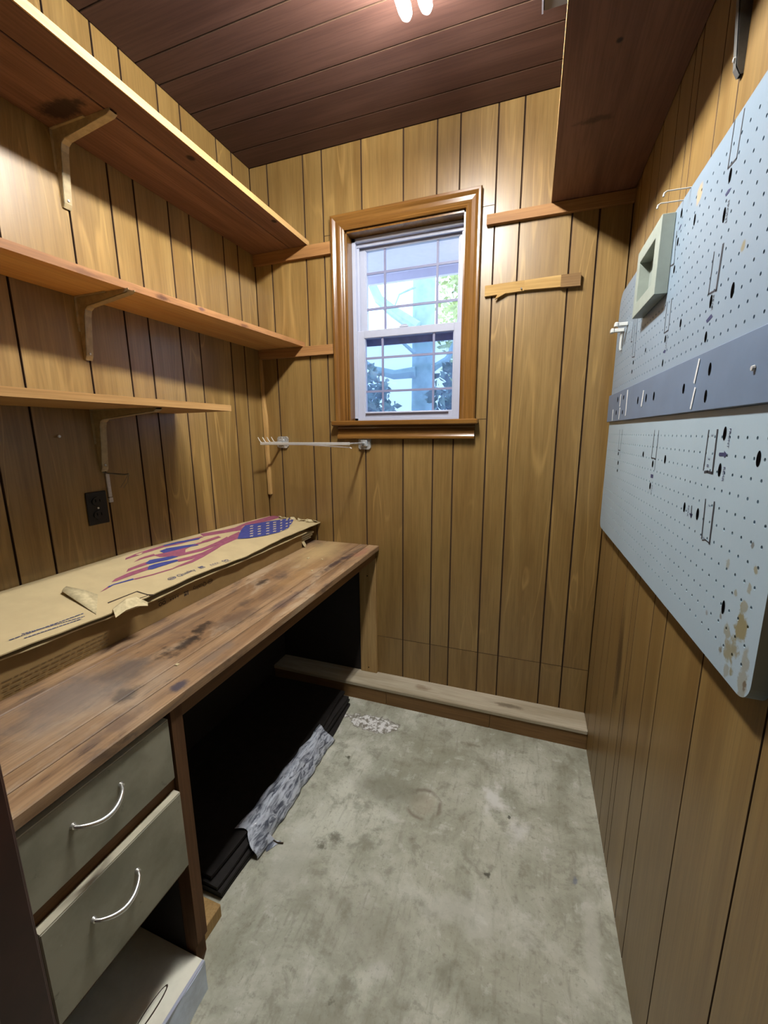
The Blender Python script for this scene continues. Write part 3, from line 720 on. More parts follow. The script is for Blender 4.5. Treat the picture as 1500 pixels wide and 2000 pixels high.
obj('cavity_shade_sheet', MB().box(-1.199, -.700, .5475, .5488, 0, BT-.03), m_shade_board, t)  # added black sheet, paints the shade inside the drawer cabinet
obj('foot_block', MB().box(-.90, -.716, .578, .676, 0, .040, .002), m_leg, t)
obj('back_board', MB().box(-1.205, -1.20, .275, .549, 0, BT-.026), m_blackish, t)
obj('rear_shade_panel', MB().box(-L+.001, -1.205, .58, D-.002, 0, .70, .001), m_shade_board, t)  # added board, shade of the knee space put into its black colour
obj('end_shade_panel', MB().box(-1.205, -.757, D-.012, D-.001, PH+.001, .70, .001), m_shade_board, t)  # added black board, painted shade at the far end under the bench
def drawer(x, z0, z1, hz, y0h, y1h, lab):
    d = obj('drawer', MB().box(x-.019, x, .277, .5435, z0, z1, .002), m_drawer, t); d['label'] = lab
    obj('drawer_edge', MB().box(x-.018, x-.001, .278, .5425, z1-.0005, z1+.0012), m_drawer_edge, d)
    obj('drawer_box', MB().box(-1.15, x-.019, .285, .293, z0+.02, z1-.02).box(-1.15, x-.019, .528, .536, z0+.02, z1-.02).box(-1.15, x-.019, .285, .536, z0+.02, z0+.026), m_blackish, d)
    pts = []; n = 18
    for i in range(n+1):
        u = i/n; k = math.sin(math.pi*u)
        pts.append((x+.003+.023*k**.62, y0h+(y1h-y0h)*u, hz-.012*k))
    hd = obj('handle', MB().tube(pts, [.0028+.0020*math.sin(math.pi*i/n) for i in range(n+1)], 10), m_handle, d, smooth=True); hd['label'] = 'chrome bow handle'
    for yy in (y0h, y1h):
        obj('handle_foot', MB().tube([(x-.0005, yy, hz), (x+.005, yy, hz)], [.0056, .0040], 10), m_handle, d, smooth=True)
    return d
drawer(-.6630, .573, .711, .660, .349, .432, 'upper drawer front, closed')
drawer(-.6535, .355, .541, .474, .349, .432, 'lower drawer front, standing slightly proud')

# ================================================================== WHITE CARTON UNDER THE DRAWERS
t = thing('carton', (-.72, .41, 0), 'low white carton pushed under the drawers of the workbench', 'carton')
obj('top_face', MB().box(-.86, -.645, .280, .545, .084, .0855).box(-.86, -.8585, .280, .545, 0, .084).box(-.86, -.645, .280, .2815, 0, .084).box(-.86, -.645, .5435, .545, 0, .084), m_carton, t)
ff = MB()
gr = [[(-.645+.003*math.sin(9*u+2*v)+.004*v, .280+.265*u, .084*(1-v)) for u in [i/16 for i in range(17)]] for v in [j/5 for j in range(6)]]
ff.sheet(gr)
obj('front_wrap', ff, m_cartonblue, t, solid=.0015)['label'] = 'bluish wrapped front'
obj('top_edge', MB().box(-.650, -.643, .280, .545, .0835, .087, .0008), m_vinyl, t)
hh = [(-.690+.0095*(1 if 0 else 1)*math.cos(a*math.pi/10), .440+.045*math.sin(a*math.pi/10)) for a in range(20)]
ho = obj('hand_hole', MB().prism(hh, 2, .0853, .0862), m_ink_dk, t)
obj('flap', MB().prism([(x*.999-.0005 if 0 else -.690+(x+.690)*.72, .440+(y-.440)*.9) for (x, y) in hh], 2, .0860, .0868), m_carton, ho)

# ================================================================== RUBBER MATS AND PLASTIC FILM
def mat_mesh(x0, x1, y0, y1, z0, th, seed, wav=.008):
    rr = random.Random(seed); ph = [rr.uniform(0, 6) for _ in range(4)]; m = MB()
    ny, nx = 26, 8
    def P(i, j, top):
        v = i/ny; u = j/nx
        y = y0+(y1-y0)*v; x = x0+(x1-x0)*u + (wav*math.sin(5*v+ph[0])+wav*.5*math.sin(13*v+ph[1]))*u
        return (x, y+.004*math.sin(4*u+ph[2]), z0+(th if top else 0)+.0035*(1+math.sin(6*v+ph[3]))*(.3+u*.3))
    top = [[P(i, j, True) for j in range(nx+1)] for i in range(ny+1)]; bot = [[P(i, j, False) for j in range(nx+1)] for i in range(ny+1)]
    m.sheet(top); m.sheet(bot)
    m.sheet([[r[-1] for r in top], [r[-1] for r in bot]]); m.sheet([[r[0] for r in top], [r[0] for r in bot]])
    m.sheet([top[0], bot[0]]); m.sheet([top[-1], bot[-1]])
    return m
mats = [(-.735, .706, 1.580, .001, .010, 'lowest black rubber mat, flat on the floor under the bench'),
        (-.745, .700, 1.588, .0165, .009, 'second black rubber mat from the floor under the bench'),
        (-.752, .708, 1.594, .031, .009, 'third black rubber mat, just below the top one'),
        (-.772, .712, 1.600, .0455, .010, 'topmost black rubber mat of the pile under the bench')]
for k, (x1, y0, y1, z0, th, lab) in enumerate(mats):
    tag(obj('rubber_mat', mat_mesh(-1.20, x1, y0, y1, z0, th, 20+k), m_mat), lab, 'mat', 'black rubber mats stacked under the bench')
# film draped over the front of the pile
m = MB(); rows = []
nv, nu = 90, 18
def crease(a): return abs((a/(2*math.pi)) % 1-.5)*4-1
for i in range(nv+1):
    v = i/nv; y = .850+(1.335-.850)*v
    wid = .046-.026*v; row = []
    for j in range(nu+1):
        u = j/nu
        f = .0028*crease(19*v+6*u)+.0020*crease(33*v-9*u+1.0)+.0016*crease(61*v+3*u)
        if u < .42:
            x = -.758-wid*(1-u/.42)+.004*crease(27*v+2); z = .0640+.0016+max(0, f)
        else:
            k = (u-.42)/.58
            x = -.758+.042*math.sin(k*1.5)+f*1.2; z = .0650-.0600*k+f*.5
        sk = .030*u*u*max(0, 1-v*14) + .008*math.sin(9*u+2)*max(0, 1-v*16) - .03*abs(u-.5)*max(0, (v-.93)*14)
        row.append((x, y-sk, max(.0035, z)))
    rows.append(row)
m.sheet(rows)
t = thing('plastic_film', (-.75, 1.09, .002), 'crumpled clear plastic film hanging over the edge of the black mats', 'plastic film')
obj('sheet', m, m_film, t, smooth=True, solid=.0006)
obj('torn_tag', MB().sheet([[(-.726, .875, .030), (-.720, .895, .032)], [(-.715, .868, .004), (-.700, .900, .003)], [(-.705, .860, .002), (-.680, .905, .002)]]), m_film, t, solid=.0006)
obj('cord', MB().tube([(-.735, .925, .040), (-.728, .935, .034), (-.724, .925, .022), (-.728, .912, .014), (-.716, .898, .006), (-.690, .895, .004), (-.670, .900, .004)], .0022, 6), m_ink_dk, t, smooth=True)

# ================================================================== FLAG CARTON ON THE BENCH
def lerp_tab(tab, y):
    if y <= tab[0][0]: return tab[0][1]
    for (a, za), (b, zb) in zip(tab, tab[1:]):
        if y <= b: return za+(zb-za)*(y-a)/(b-a)
    return tab[-1][1]
LX = -.962                                     # front edge of the lid
LIDF = [(p.y, p.z) for p in (on(q, 0, LX) for q in ((0, 1279), (223, 1195), (300, 1160), (388, 1120), (480, 1086.5), (549, 1052), (626, 1020)))]
LIDB = [(.60, .890), (.96, .893), (1.46, .874), (1.78, .860)]
FLG = [(p.y, p.z) for p in (on(q, 0, -.967) for q in ((0, 1289), (222, 1202), (291, 1176), (385, 1131), (480, 1093)))]
def lidz(x, y):
    k = max(0, min(1, (LX-x)/.293)); return lerp_tab(LIDF, y)*(1-k)+lerp_tab(LIDB, y)*k
LN = Vector((.13, .008, 1)).normalized()
def lid(px, up=.0):
    d = RM @ Vector(((px[0]-750)/F_PX, 1, -(px[1]-1000)/F_PX)); o = Vector((0, 0, CZ))
    z = .86
    for _ in range(40):
        p = o+d*((z-CZ)/d.z); z = .5*z+.5*lidz(p.x, p.y)
    return p+LN*up
CY0 = .27
t = thing('flat_carton', (-1.1, 1.0, BT), 'long flat cardboard carton printed with a flag, lying on the workbench', 'carton')
# tray: front side, ends, bottom
fx = -.984
m = MB(); rows = [[(fx, CY0+(1.604-CY0)*i/30, BT+.001) for i in range(31)], [(fx+.002, CY0+(1.604-CY0)*i/30, BT+.04) for i in range(31)],
                  [(fx+.001, CY0+(1.604-CY0)*i/30, lerp_tab(FLG, CY0+(1.604-CY0)*i/30)-.001) for i in range(31)]]
m.sheet(rows); obj('front_side', m, m_card_side, t, solid=.004)
obj('bottom', MB().box(-L+.004, fx, CY0, 1.60, BT+.001, BT+.005), m_card_side, t)
obj('rear_side', MB().box(-L+.003, -L+.007, CY0, 1.60, BT+.005, .870), m_card_side, t)
obj('end_side', MB().box(-L+.007, fx, 1.585, 1.590, BT+.005, .825), m_card_in, t)
m = MB(); rows = []
for i in range(41):
    y = CY0+(1.63-CY0)*i/40; z = lerp_tab(FLG, y); rows.append([(-.967+.0015*math.sin(40*y), y, z-.0015), (-.990, y, z-.001), (-1.05, y, min(z+.004, lidz(-1.05, y)-.006))])
m.sheet(rows); obj('inner_flap', m, m_card, t, solid=.003)['label'] = 'pale folded edge below the lid'
# lid with a torn far end
rr = random.Random(5); m = MB(); rows = []; NXL = 14
for i in range(61):
    v = i/60; row = []
    for j in range(NXL+1):
        u = j/NXL; x = LX+(-L+.004-LX)*u
        ye = 1.768-.028*u+(.010*math.sin(37*u+1)+.007*math.sin(71*u)) ; y = CY0+(min(ye, 1.757)-CY0)*v
        if j == 0:
            x += -.010*max(0, 1-abs(y-.71)/.05)+.0012*math.sin(60*y)
        row.append((x, y, lidz(x, y)-.0015))
    rows.append(row)
m.sheet(rows); obj('lid', m, m_card, t, solid=.003)
# torn strip, lifted triangle, shredded end, packing strips
def P(a, b, up): return lid((a/5, 1120+b/5), up)
obj('torn_flap', MB().sheet([[P(1105, 345, .002), P(1215, 270, .004), P(1330, 250, .004), P(1440, 285, .001)],
                             [P(1105, 375, .006), P(1230, 310, .016), P(1330, 275, .014), P(1442, 295, .004)],
                             [P(1130, 432, .000), P(1230, 375, .004), P(1340, 330, .003), P(1445, 310, -.002)]]), m_card_in, t, solid=.0012)
def Q(p, up): return (p[0], p[1], lidz(p[0], p[1])+up)
obj('lifted_corner', MB().sheet([[P(940, 404, .001), P(770, 300, .005), P(605, 205, .009)], [P(950, 300, .0015), P(820, 240, .009), P(622, 190, .013)], [P(955, 212, .0015), P(830, 186, .007), P(650, 164, .011)]]), m_card_in, t, smooth=True, solid=.0012)
obj('tear', merge(MB().slab([P(1050, 285, .0002), P(1340, 172, .0002), P(1440, 205, .0002), P(1500, 205, .0002), P(1500, 222, .0002), P(1440, 214, .0002), P(1335, 182, .0002), P(1055, 294, .0002)], LN, .0004),
                  MB().slab([P(1300, 262, .0002), P(1440, 215, .0002), P(1442, 221, .0002), P(1300, 268, .0002)], LN, .0004)), m_ink_dk, t)['label'] = 'dark tear in the lid'
for k in range(11):
    u = k/10; x = -.985-.20*u+rr.uniform(-.01, .01); y = 1.738-.012*u+rr.uniform(-.012, .010); s = rr.uniform(.008, .018)
    e = Euler((rr.uniform(-.5, .5), rr.uniform(-.5, .5), rr.uniform(0, 3))).to_matrix(); c = Vector((x, min(y, 1.738), lidz(x, y)+.003))
    obj('shred', MB().slab([c+e @ Vector(v)*s for v in ((-1, -.5, 0), (.2, -.8, .1), (1, -.2, .3), (.5, .6, .4), (-.7, .5, .1))], e @ Vector((0, 0, 1)), .0022), m_card_in, t)
for k in range(3):
    z = .776+k*.0115
    obj('packing_strip', MB().box(-1.06, -.990+.004*k, 1.55, 1.708+.008*k, z, z+.0095, .003), m_foam, t)
obj('hanging_scrap', MB().sheet([[(-.984, 1.606, .785), (-.984, 1.628, .785)], [(-.976, 1.608, .766), (-.976, 1.630, .764)], [(-.974, 1.618, .7535), (-.974, 1.625, .7535)]]), m_card_in, t, solid=.001)
# the printed flag: flat ink shapes on the lid
def C8(pts): return [lid((180+a/3.571, 1040+b/3.571)) for a, b in pts]
def C2(pts): return [lid((300+a/4.412, 1000+b/4.412)) for a, b in pts]
def ink(name, polys, mat, up, lab, joined=False):
    if joined: polys = [polys]
    else: polys = [[p] for p in polys]
    for grp in polys:
        m = MB()
        for p in grp:
            q = [(a+(b-a)*f) for a, b in zip(p, p[1:]+p[:1]) for f in (0, .34, .67)]
            q = [Vector((w.x, w.y, lidz(w.x, w.y)+.0003)) for w in q]
            m.slab([w+LN*up for w in q], LN, .0002)
        o = obj(name, m, mat, t)
        if joined: o['kind'] = 'stuff'
        o['label'] = lab
red = [C8([(230, 192), (234, 180), (330, 140), (490, 92), (620, 62), (760, 27), (780, 32), (620, 80), (500, 104), (340, 155)]),
       C2([(400, 190), (610, 155), (700, 135), (800, 92), (900, 66), (1000, 38), (1080, 26), (1112, 40), (1000, 76), (900, 97), (810, 112), (752, 160), (690, 168), (560, 190), (430, 212)]),
       C8([(285, 325), (420, 292), (560, 250), (690, 195), (780, 150), (860, 95), (960, 25), (1025, -5), (1036, 8), (1012, 45), (900, 95), (850, 128), (775, 172), (700, 210), (560, 258), (420, 300), (300, 330)]),
       C8([(135, 348), (160, 325), (260, 280), (390, 238), (402, 256), (280, 300), (170, 340)]),
       C8([(590, 190), (690, 166), (770, 140), (860, 95), (930, 45), (900, 95), (770, 165), (690, 188), (602, 206)]),
       C8([(238, 278), (250, 255), (340, 220), (385, 205), (400, 220), (290, 256)]),
       C8([(425, 160), (500, 143), (640, 110), (740, 80), (770, 60), (880, 25), (900, 35), (800, 68), (740, 72), (650, 120), (650, 140), (760, 112), (880, 62), (940, 30), (960, 40), (880, 85), (760, 132), (600, 168), (470, 172)]),
       C8([(290, 208), (330, 182), (430, 150), (445, 162), (340, 190)]),
       C8([(55, 418), (120, 372), (132, 378), (90, 402)])]
blue = [C8([(108, 380), (150, 362), (285, 322), (292, 330), (150, 368), (118, 386)]),
        C8([(385, 262), (395, 236), (430, 224), (590, 190), (602, 200), (520, 226), (420, 258)]),
        C8([(370, 218), (400, 195), (480, 180), (560, 165), (600, 170), (520, 195), (400, 222)]),
        C8([(470, 132), (520, 112), (720, 80), (745, 90), (640, 110), (500, 145)]),
        C8([(490, 92), (600, 64), (760, 38), (742, 50), (600, 77), (510, 96)]),
        C2([(722, 235), (750, 165), (790, 118), (960, 88), (1110, 66), (1185, 52), (1212, 55), (1195, 92), (1160, 142), (1080, 178), (960, 207), (830, 228)])]
ink('stripe_print', red, m_red, .0003, 'faded red printed stripe'); ink('stripe_print', blue[:-1], m_blue, .0006, 'blue printed stripe'); ink('star_field_print', blue[-1:], m_blue, .0016, 'blue printed star field')
stars = []
for xs, ys in (((845,), (125, 146, 168, 189, 210)), ((912,), (128, 149, 170, 192)), ((985,), (100, 121, 144, 166, 190)), ((1044,), (93, 112, 130, 149, 170)), ((1100,), (76, 98, 120, 142, 165)), ((1148,), (73, 102, 126, 150)), ((1180,), (70, 92, 116))):
    for x in xs:
        for y in ys:
            w = 17 if x < 1060 else 11
            stars.append(C2([(x-w, y+2), (x-w*.3, y-4), (x+w, y-5), (x+w*.4, y+1), (x+w*.6, y+6), (x-w*.1, y+3), (x-w*.7, y+7)]))
ink('star_print', stars, m_star, .0021, 'small pale stars on the blue field', True)
XA = (lid((400, 1115))-lid((350, 1135))).normalized(); YA = LN.cross(XA)
def oval(c, X, Y, a, b, n=20, w=.18):
    m = MB(); v = []; f = []
    for i in range(n):
        th = 2*math.pi*i/n
        for k in (1, 1-w): v.append(Vector(c)+X*a*k*math.cos(th)+Y*b*k*math.sin(th))
    for i in range(n): f.append((2*i, 2*((i+1) % n), 2*((i+1) % n)+1, 2*i+1))
    m.add(v, f); return m
def logo_row(o, X, Y, N, s):
    o = Vector(o)+N*.0004; q = lambda x, y: o+X*x*s+Y*y*s
    m = merge(oval(q(.5, .35), X, Y, .55*s, .38*s), oval(q(.5, .35), X, Y, .30*s, .22*s), MB().add([q(.1, .3), q(.9, .3), q(.9, .4), q(.1, .4)], [(0, 1, 2, 3)]))
    m = merge(m, text_mb('Quality', q(1.3, .05), X, Y, .95*s, .0001))
    for (x0, y0, x1, y1) in ((4.95, .1, 5.15, .8), (5.25, .45, 5.75, .8), (5.25, .1, 5.45, .35), (5.55, .1, 5.75, .35)):
        m.add([q(x0, y0), q(x1, y0), q(x1, y1), q(x0, y1)], [(0, 1, 2, 3)])
    for k in range(4):
        x = 6.7+k*.42; m.add([q(x, .25), q(x+.3, .2), q(x+.18, .55)], [(0, 1, 2)])
    m.add([q(6.6, -.05), q(8.4, -.05), q(8.4, .0), q(6.6, .0)], [(0, 1, 2, 3)])
    m = merge(m, oval(q(9.25, .3), X, Y, .28*s, .28*s, 14, .4), oval(q(9.85, .3), X, Y, .28*s, .28*s, 14, .4))
    m.add([q(9.0, -.25), q(10.2, -.25), q(10.2, -.15), q(9.0, -.15)], [(0, 1, 2, 3)])
    return m
p0 = lid((333, 1134)); p1 = lid((450, 1094)); s_ = (p1-p0).length/10.3
lm = logo_row(p0, (p1-p0).normalized(), LN.cross((p1-p0).normalized()), LN, s_)
lm.V = [(v[0], v[1], lidz(v[0], v[1])+.0011) for v in lm.V]
obj('lid_lettering', lm, m_ink, t)['label'] = 'row of blue-grey printed logos on the lid'
NX = Vector((1, 0, -.07)).normalized(); q0 = on((418, 1165), 0, fx+.0045); q1 = on((308, 1215), 0, fx+.0045)
YS = Vector((.0, 0, -1))
obj('side_lettering', logo_row(Vector((q0.x, q0.y, .806)), Vector((0, -1, 0)), Vector((-.05, 0, -1)).normalized(), NX, abs(q1.y-q0.y)/10.6), m_ink_dk, t)['label'] = 'row of printed logos upside down on the side'
m = MB(); rr = random.Random(2)
for (xa, ya, xb, yb) in ((95, 660, 820, 395), (215, 600, 830, 425), (240, 640, 800, 450)):
    u = 0
    while u < 1:
        w = rr.uniform(.02, .07); w2 = min(1, u+w)
        A = lid(((xa+(xb-xa)*u)/5, 1120+(ya+(yb-ya)*u)/5), .0014); B = lid(((xa+(xb-xa)*w2)/5, 1120+(ya+(yb-ya)*w2)/5), .0014)
        yv = LN.cross((B-A).normalized())*.0035; m.add([A, B, B+yv, A+yv], [(0, 1, 2, 3)]); u = w2+.012
o = obj('small_print', m, m_ink, t); o['label'] = 'lines of small print on the lid'; o['kind'] = 'stuff'
m = MB()
for k in range(4):
    z = .762+.009*k; u = .44
    while u < .66:
        w = rr.uniform(.006, .02); xx = fx+.0046
        m.add([(xx, u, z), (xx, u+w, z), (xx, u+w, z+.0022), (xx, u, z+.0022)], [(0, 1, 2, 3)]); u += w+.004
o = obj('small_print', m, m_ink_side, t); o['label'] = 'lines of small print on the side'; o['kind'] = 'stuff'
# crumbs on the bench
for k, (px, py) in enumerate(((629, 1093), (609, 1115), (346, 1299), (603, 1090))):
    p = on((px, py), 2, BT); e = .004
    tag(obj('crumb', MB().box(p.x-e, p.x+e, p.y-e*(3 if k == 3 else 1), p.y+e, BT, BT+.003, .001), m_card_in), 
        ('pale crumb on the bench near its back corner', 'pale crumb on the bench beside the carton', 'pale crumb on the bench among the dark stains', 'thin pale splinter on the bench by the packing strips')[k], 'crumb')

# ================================================================== PEGBOARDS
XF = .261
def pegsheet(y0, y1, z0, z1, corners, ph=(0, 0), skip=lambda y, z: False, pitch=.0254, hr=.0026, depth=.006, zbot=None):
    """front sheet at x=XF with real peg holes. corners: radii (near-bottom, far-bottom, far-top, near-top)"""
    m = MB(); ny = int((y1-y0-.03)/pitch); nz = int((z1-z0-.03)/pitch)
    a0 = y0+((y1-y0)-ny*pitch)/2; b0 = z0+((z1-z0)-nz*pitch)/2
    def warp(y, z):
        if zbot is None: return z
        k = (z1-z)/(z1-z0); return z+k*zbot(y)
    for i in range(ny):
        for j in range(nz):
            ya, za = a0+i*pitch, b0+j*pitch; yc, zc = ya+pitch/2, za+pitch/2; h = pitch/2
            sq = [(-h, -h), (0, -h), (h, -h), (h, 0), (h, h), (0, h), (-h, h), (-h, 0)]
            if skip(yc, zc):
                m.add([(XF, yc+a, warp(yc+a, zc+b)) for a, b in sq], [tuple(range(8))]); continue
            ci = [(hr*math.cos(math.pi*(1.25+.25*k)), hr*math.sin(math.pi*(1.25+.25*k))) for k in range(8)]
            v = [(XF, yc+a, warp(yc+a, zc+b)) for a, b in sq]+[(XF, yc+a, warp(yc, zc)+b) for a, b in ci]+[(XF+depth, yc+a, warp(yc, zc)+b) for a, b in ci]
            f = [(k, (k+1) % 8, 8+(k+1) % 8, 8+k) for k in range(8)]+[(8+k, 8+(k+1) % 8, 16+(k+1) % 8, 16+k) for k in range(8)]
            m.add(v, f)
    # border out to the rounded outline
    iy0, iy1, iz0, iz1 = a0, a0+ny*pitch, b0, b0+nz*pitch
    out = []; n = 8
    for (cy_, cz_, r, st) in ((y0, z0, corners[0], math.pi), (y1, z0, corners[1], 1.5*math.pi), (y1, z1, corners[2], 0), (y0, z1, corners[3], .5*math.pi)):
        oy = cy_+(r if cy_ == y0 else -r); oz = cz_+(r if cz_ == z0 else -r)
        out.append([(oy+r*math.cos(st+k*math.pi/2/n), oz+r*math.sin(st+k*math.pi/2/n)) for k in range(n+1)])
    ic = [(iy0, iz0), (iy1, iz0), (iy1, iz1), (iy0, iz1)]
    E = lambda y, z, x=XF: (x, y, warp(y, z))
    for q in range(4):
        m.add([E(*ic[q])]+[E(*p) for p in out[q]], [(0, k+1, k+2) for k in range(n)])
        a, b = out[q][-1], out[(q+1) % 4][0]
        m.add([E(*ic[q]), E(*a), E(*b), E(*ic[(q+1) % 4])], [(0, 1, 2, 3)])
    ol = [p for q in out for p in q]; k = len(ol)
    m.add([E(*p) for p in ol]+[E(p[0], p[1], R-.0005) for p in ol], [(i, (i+1) % k, k+(i+1) % k, k+i) for i in range(k)])
    return m
def UV(px, up=0.0): q = on(px, 0, XF); return Vector((XF-.0004-up, q.y, q.z))
def outline(runs, par, mat=None):
    for pxs, w in runs:
        m = MB(); stroke(m, pxs, w); obj('tool_outline', m, mat or m_marker, par)
def stroke(m, pxs, w=.0028, up=0):
    pts = [UV(p, up) for p in pxs]
    for a, b in zip(pts, pts[1:]):
        d = (b-a).normalized(); s = Vector((-1, 0, 0)).cross(d)*w/2; a2, b2 = a-d*w*.4, b+d*w*.4
        m.add([a2-s, b2-s, b2+s, a2+s], [(0, 1, 2, 3)])
def disc(m, px, ry, rz, up=0):
    c = UV(px, up); m.add([c+Vector((0, ry*math.cos(2*math.pi*k/14), rz*math.sin(2*math.pi*k/14))) for k in range(14)], [tuple(range(14))])
# --- upper board
UZ0, UZ1 = 1.311, 1.738
t = thing('pegboard', (XF, 1.1, UZ0), 'upper pale blue-grey pegboard with a slate band along its foot', 'pegboard')
obj('hole_backing', MB().box(XF+.007, R-.001, .40, 1.69, UZ0+.01, UZ1-.01), m_hole, t)
obj('board', pegsheet(.36, 1.715, UZ0, UZ1, (.002, .004, .05, .03), skip=lambda y, z: z < 1.41), m_peg_up, t)
bd = obj('band', MB().box(XF-.007, XF+.001, .36, 1.718, UZ0-.001, 1.403, .0012), m_band, t); bd['label'] = 'slate grey painted strip'
OB = lambda px, x: on(px, 0, x)
outline((([(1435.8, 235), (1422, 329), (1439, 309), (1454.5, 213)], .0028), ([(1395.3, 492.7), (1384, 574.7), (1399.3, 566)], .0030), ([(1314, 462), (1306, 522), (1316.5, 515.5), (1322, 452)], .0028),
          ([(1303.7, 590), (1297.2, 650.7), (1305.6, 645), (1312.3, 584)], .0028), ([(1238.4, 624), (1232.6, 668), (1235, 667)], .003), ([(1241.5, 620), (1234.8, 698), (1239.5, 696.5), (1245.5, 620)], .003), ([(1399.3, 566), (1412.7, 478.7)], .0062)), t)
m = MB()
for px, a, b in (((1414.7, 420), .0050, .011), ((1431, 566.7), .0055, .011), ((1388.7, 588.7), .0048, .0105), ((1357, 429), .0045, .010), ((1426.7, 342), .0050, .010), ((1378.8, 658), .0050, .009), ((1329.6, 630.8), .005, .008), ((1299.6, 662), .005, .008), ((1331.5, 416), .005, .009), ((1324, 472), .005, .008), ((1317, 526), .005, .008), ((1237, 708), .006, .006), ((1234.5, 726), .006, .006), ((1261, 684), .005, .006), ((1294.5, 709), .005, .008)):
    disc(m, px, a, b)
obj('drilled_holes', m, m_hole, t)['kind'] = 'stuff'
m = MB(); off = .0075
def UVb(px): q = on(px, 0, XF-.0075); return Vector((XF-.0075, q.y, q.z))
for px, a, b in (((1386, 720.8), .0050, .010), ((1377.6, 773.6), .0050, .010), ((1334.9, 759), .0055, .009), ((1276.8, 773.6), .006, .010), ((1261.7, 777), .006, .010), ((1245.6, 782), .006, .010), ((1206.5, 780.5), .007, .009), ((1203.5, 806), .007, .008), ((1218, 776), .006, .007), ((1215.5, 805), .006, .007)):
    c = UVb(px); m.add([c+Vector((0, a*math.cos(2*math.pi*k/14), b*math.sin(2*math.pi*k/14))) for k in range(14)], [tuple(range(14))])
obj('drilled_holes', m, m_hole, bd)['kind'] = 'stuff'
for a, b, w in (((1366.8, 700.5), (1356, 748.5), .0065), ((1358.4, 756.8), (1348.8, 798.7), .0065), ((1257.6, 762.8), (1252.8, 794), .010), ((1226.4, 761.6), (1221.6, 812), .010), ((1213.2, 770), (1210.3, 794), .010), ((1211.3, 796.5), (1208.4, 819), .010), ((1197.6, 800), (1195.7, 822), .010)):
    A, B_ = UVb(a), UVb(b); d = (B_-A).normalized(); s = Vector((-1, 0, 0)).cross(d)*w/2
    obj('tape_mark', MB().slab([A-s, B_-s, B_+s, A+s], (-1, 0, 0), .0006), m_tick, bd)
sc_ = UVb((1473, 719)); obj('screw', MB().tube([sc_, sc_+Vector((-.003, 0, 0))], [.004, .003], 8), m_chrome, bd)
m = MB()
for poly in ([(1386.5, 617), (1390, 613), (1392.5, 618), (1387, 625), (1381, 631), (1379.5, 626)], [(1429, 366), (1424, 376), (1418, 384), (1417, 380), (1423, 370)], [(1298, 683), (1301, 684), (1299, 690), (1295.5, 689)], [(1329.5, 440), (1332, 437), (1328, 448), (1326, 450)]):
    m = MB(); m.add([UV(p) for p in poly], [tuple(range(len(poly)))]); obj('arrow_mark', m, m_navy, t)
txt = lambda body, px, size: text_mb(body, UV(px), (0, 0, -1), (0, -1, 0), size, .0001)
for a in (('FRONT', (1422, 393), .010), ('REAR', (1393, 577), .010), ('FRONT', (1303, 654), .009)): obj('lettering', txt(*a), m_marker, t)['label'] = 'small hand lettering'
# --- lower board
LZ0, LZ1 = .950, 1.3095
t = thing('pegboard', (XF, 1.1, LZ0), 'lower pale pegboard with rounded corners and rust stains at its near end', 'pegboard')
LB0 = .556
obj('hole_backing', MB().box(XF+.007, R-.001, LB0+.03, 1.67, LZ0+.012, LZ1-.008), m_hole, t)
obj('board', pegsheet(LB0, 1.705, LZ0, LZ1, (.028, .03, .003, .003), zbot=lambda y: .004-.026*(y-LB0)), m_peg_low, t)
outline((([(1384.8, 841), (1374.3, 917.5)], .0034), ([(1376.5, 922), (1382, 921), (1391, 924)], .004), ([(1392, 923), (1401.7, 841)], .0052),
    ([(1378.5, 976), (1370.7, 1051)], .0036), ([(1372, 1055), (1378, 1054), (1386, 1061)], .002), ([(1386, 1061), (1395.7, 982)], .0048),
    ([(1279, 841), (1272.5, 894), (1280.8, 896.5), (1287.2, 841)], .003), ([(1280.8, 897), (1278.7, 918)], .002),
    ([(1211, 839.5), (1207.8, 879), (1211.5, 880), (1216, 839.5)], .003), ([(1211.5, 880), (1210.5, 896)], .002), ([(1351.5, 989), (1350, 1010)], .0030)), t)
m = MB()
for px, a, b in (((1416, 846.5), .0052, .010), ((1406, 917.7), .0052, .010), ((1482, 896), .0052, .010), ((1362.7, 1004), .0055, .010), ((1337, 990.5), .0050, .009), ((1413, 1186), .0045, .010), ((1299.3, 897), .0060, .009), ((1275, 906), .006, .008), ((1256.5, 887), .006, .007), ((1270, 949), .006, .008), ((1208, 886), .007, .006), ((1207.5, 904), .008, .007), ((1206, 919), .007, .005)):
    disc(m, px, a, b)
obj('drilled_holes', m, m_hole, t)['kind'] = 'stuff'
m = MB()
for poly in ([(1405.5, 884), (1415, 884), (1415, 880), (1420.5, 887), (1415.5, 895), (1414, 891), (1405, 891)], [(1346.5, 1002), (1353.5, 1004), (1350, 1012)], [(1271.5, 926), (1276, 927), (1275.5, 934), (1271, 933)]):
    m = MB(); m.add([UV(p) for p in poly], [tuple(range(len(poly)))]); obj('arrow_mark', m, m_navy, t)
for a in (('FRONT', (1426, 836), .0085), ('REAR', (1414, 911), .0090), ('REAR', (1345, 986), .0085), ('2', (1391, 847), .009), ('3', (1384, 893), .009), ('8', (1381.5, 906), .010), ('2', (1385, 984), .009), ('2', (1374, 1047), .009), ('REAR', (1273.5, 947), .009)): obj('lettering', txt(*a), m_navy, t)['label'] = 'small hand lettering'

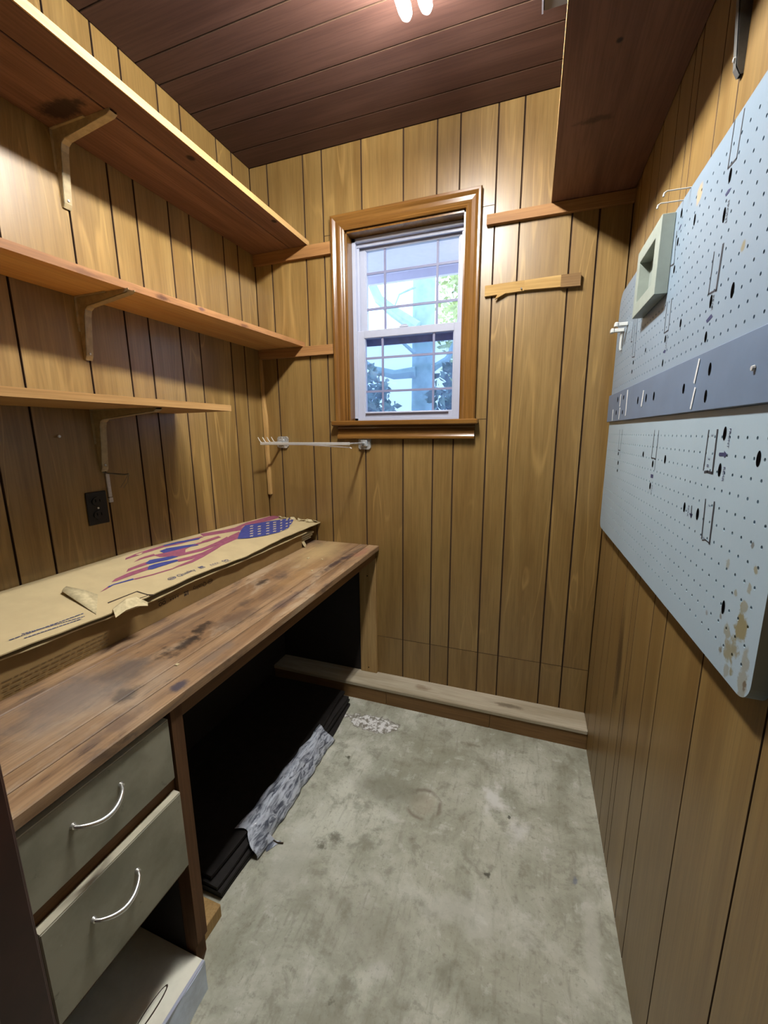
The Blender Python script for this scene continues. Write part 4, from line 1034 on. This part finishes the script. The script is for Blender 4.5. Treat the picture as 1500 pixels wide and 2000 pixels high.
# --- grey socket frame on the upper board
xb = XF-.026
t = thing('socket_box', (XF, 1.27, 1.575), 'grey wooden box frame with a dark opening on the upper pegboard', 'box')
q = [on((1140+a/4.167, 380+b/4.167), 0, xb) for a, b in [(635, 175), (575, 815), (400, 1000), (440, 490)]]
y0 = (q[0].y+q[1].y)/2; y1 = (q[2].y+q[3].y)/2; z0 = (q[1].z+q[2].z)/2; z1 = (q[0].z+q[3].z)/2
q = [on((1140+a/4.167, 380+b/4.167), 0, xb) for a, b in [(590, 350), (540, 745), (425, 880), (455, 560)]]
iy0 = (q[0].y+q[1].y)/2; iy1 = (q[2].y+q[3].y)/2; iz0 = (q[1].z+q[2].z)/2; iz1 = (q[0].z+q[3].z)/2
obj('frame', MB().box(xb, XF-.0005, y0, iy0, z0, z1, .0008).box(xb, XF-.0005, iy1, y1, z0, z1, .0008).box(xb, XF-.0005, iy0-.001, iy1+.001, z0, iz0, .0008).box(xb, XF-.0005, iy0-.001, iy1+.001, iz1, z1, .0008), m_boxgrey, t)
obj('back_plate', MB().box(XF-.0012, XF-.0006, iy0-.002, iy1+.002, iz0-.002, iz1+.002), m_boxin, t)
# --- wire peg hooks
h1, h2 = on((1350, 366), 0, XF), on((1335, 391), 0, XF)
for h, lab in ((h1, 'upper nearer of two straight wire hooks at the top edge of the upper pegboard'), (h2, 'lower farther of two straight wire hooks at the top edge of the upper pegboard')):
    m = MB().tube([(XF+.002, h.y, h.z), (XF-.040, h.y, h.z+.001), (XF-.044, h.y, h.z-.002), (XF-.045, h.y, h.z-.008)], [.0012, .0012, .0018, .0022], 6)
    tag(obj('peg_hook', m, m_wirewhite, smooth=True), lab, 'hook', 'wire hooks at the pegboard top edge')
c1 = on((1180+500/10.7, 560+780/10.7), 0, XF); t = thing('tool_clip', (XF, c1.y, c1.z-.04), 'milky clear plastic tool clip at the far end of the upper pegboard', 'clip')
cy_, cz_ = c1.y, c1.z
obj('clip_arm', MB().box(XF-.030, XF-.0005, cy_-.006, cy_+.008, cz_-.005, cz_+.006, .0015), m_clear, t)
obj('clip_arm', MB().box(XF-.032, XF-.0005, cy_+.045, cy_+.060, cz_-.012, cz_-.001, .0015), m_clear, t)
obj('clip_block', MB().box(XF-.038, XF-.028, cy_-.010, cy_+.012, cz_-.007, cz_+.007, .002), m_clear, t)
obj('clip_block', MB().box(XF-.040, XF-.030, cy_+.042, cy_+.064, cz_-.014, cz_+.000, .002), m_clear, t)
obj('pin', MB().tube([(XF-.006, cy_+.055, cz_-.012), (XF-.006, cy_+.058, cz_-.040), (XF-.006, cy_+.060, cz_-.060), (XF-.004, cy_+.060, cz_-.066)], .0040, 7), m_clear, t, smooth=True)
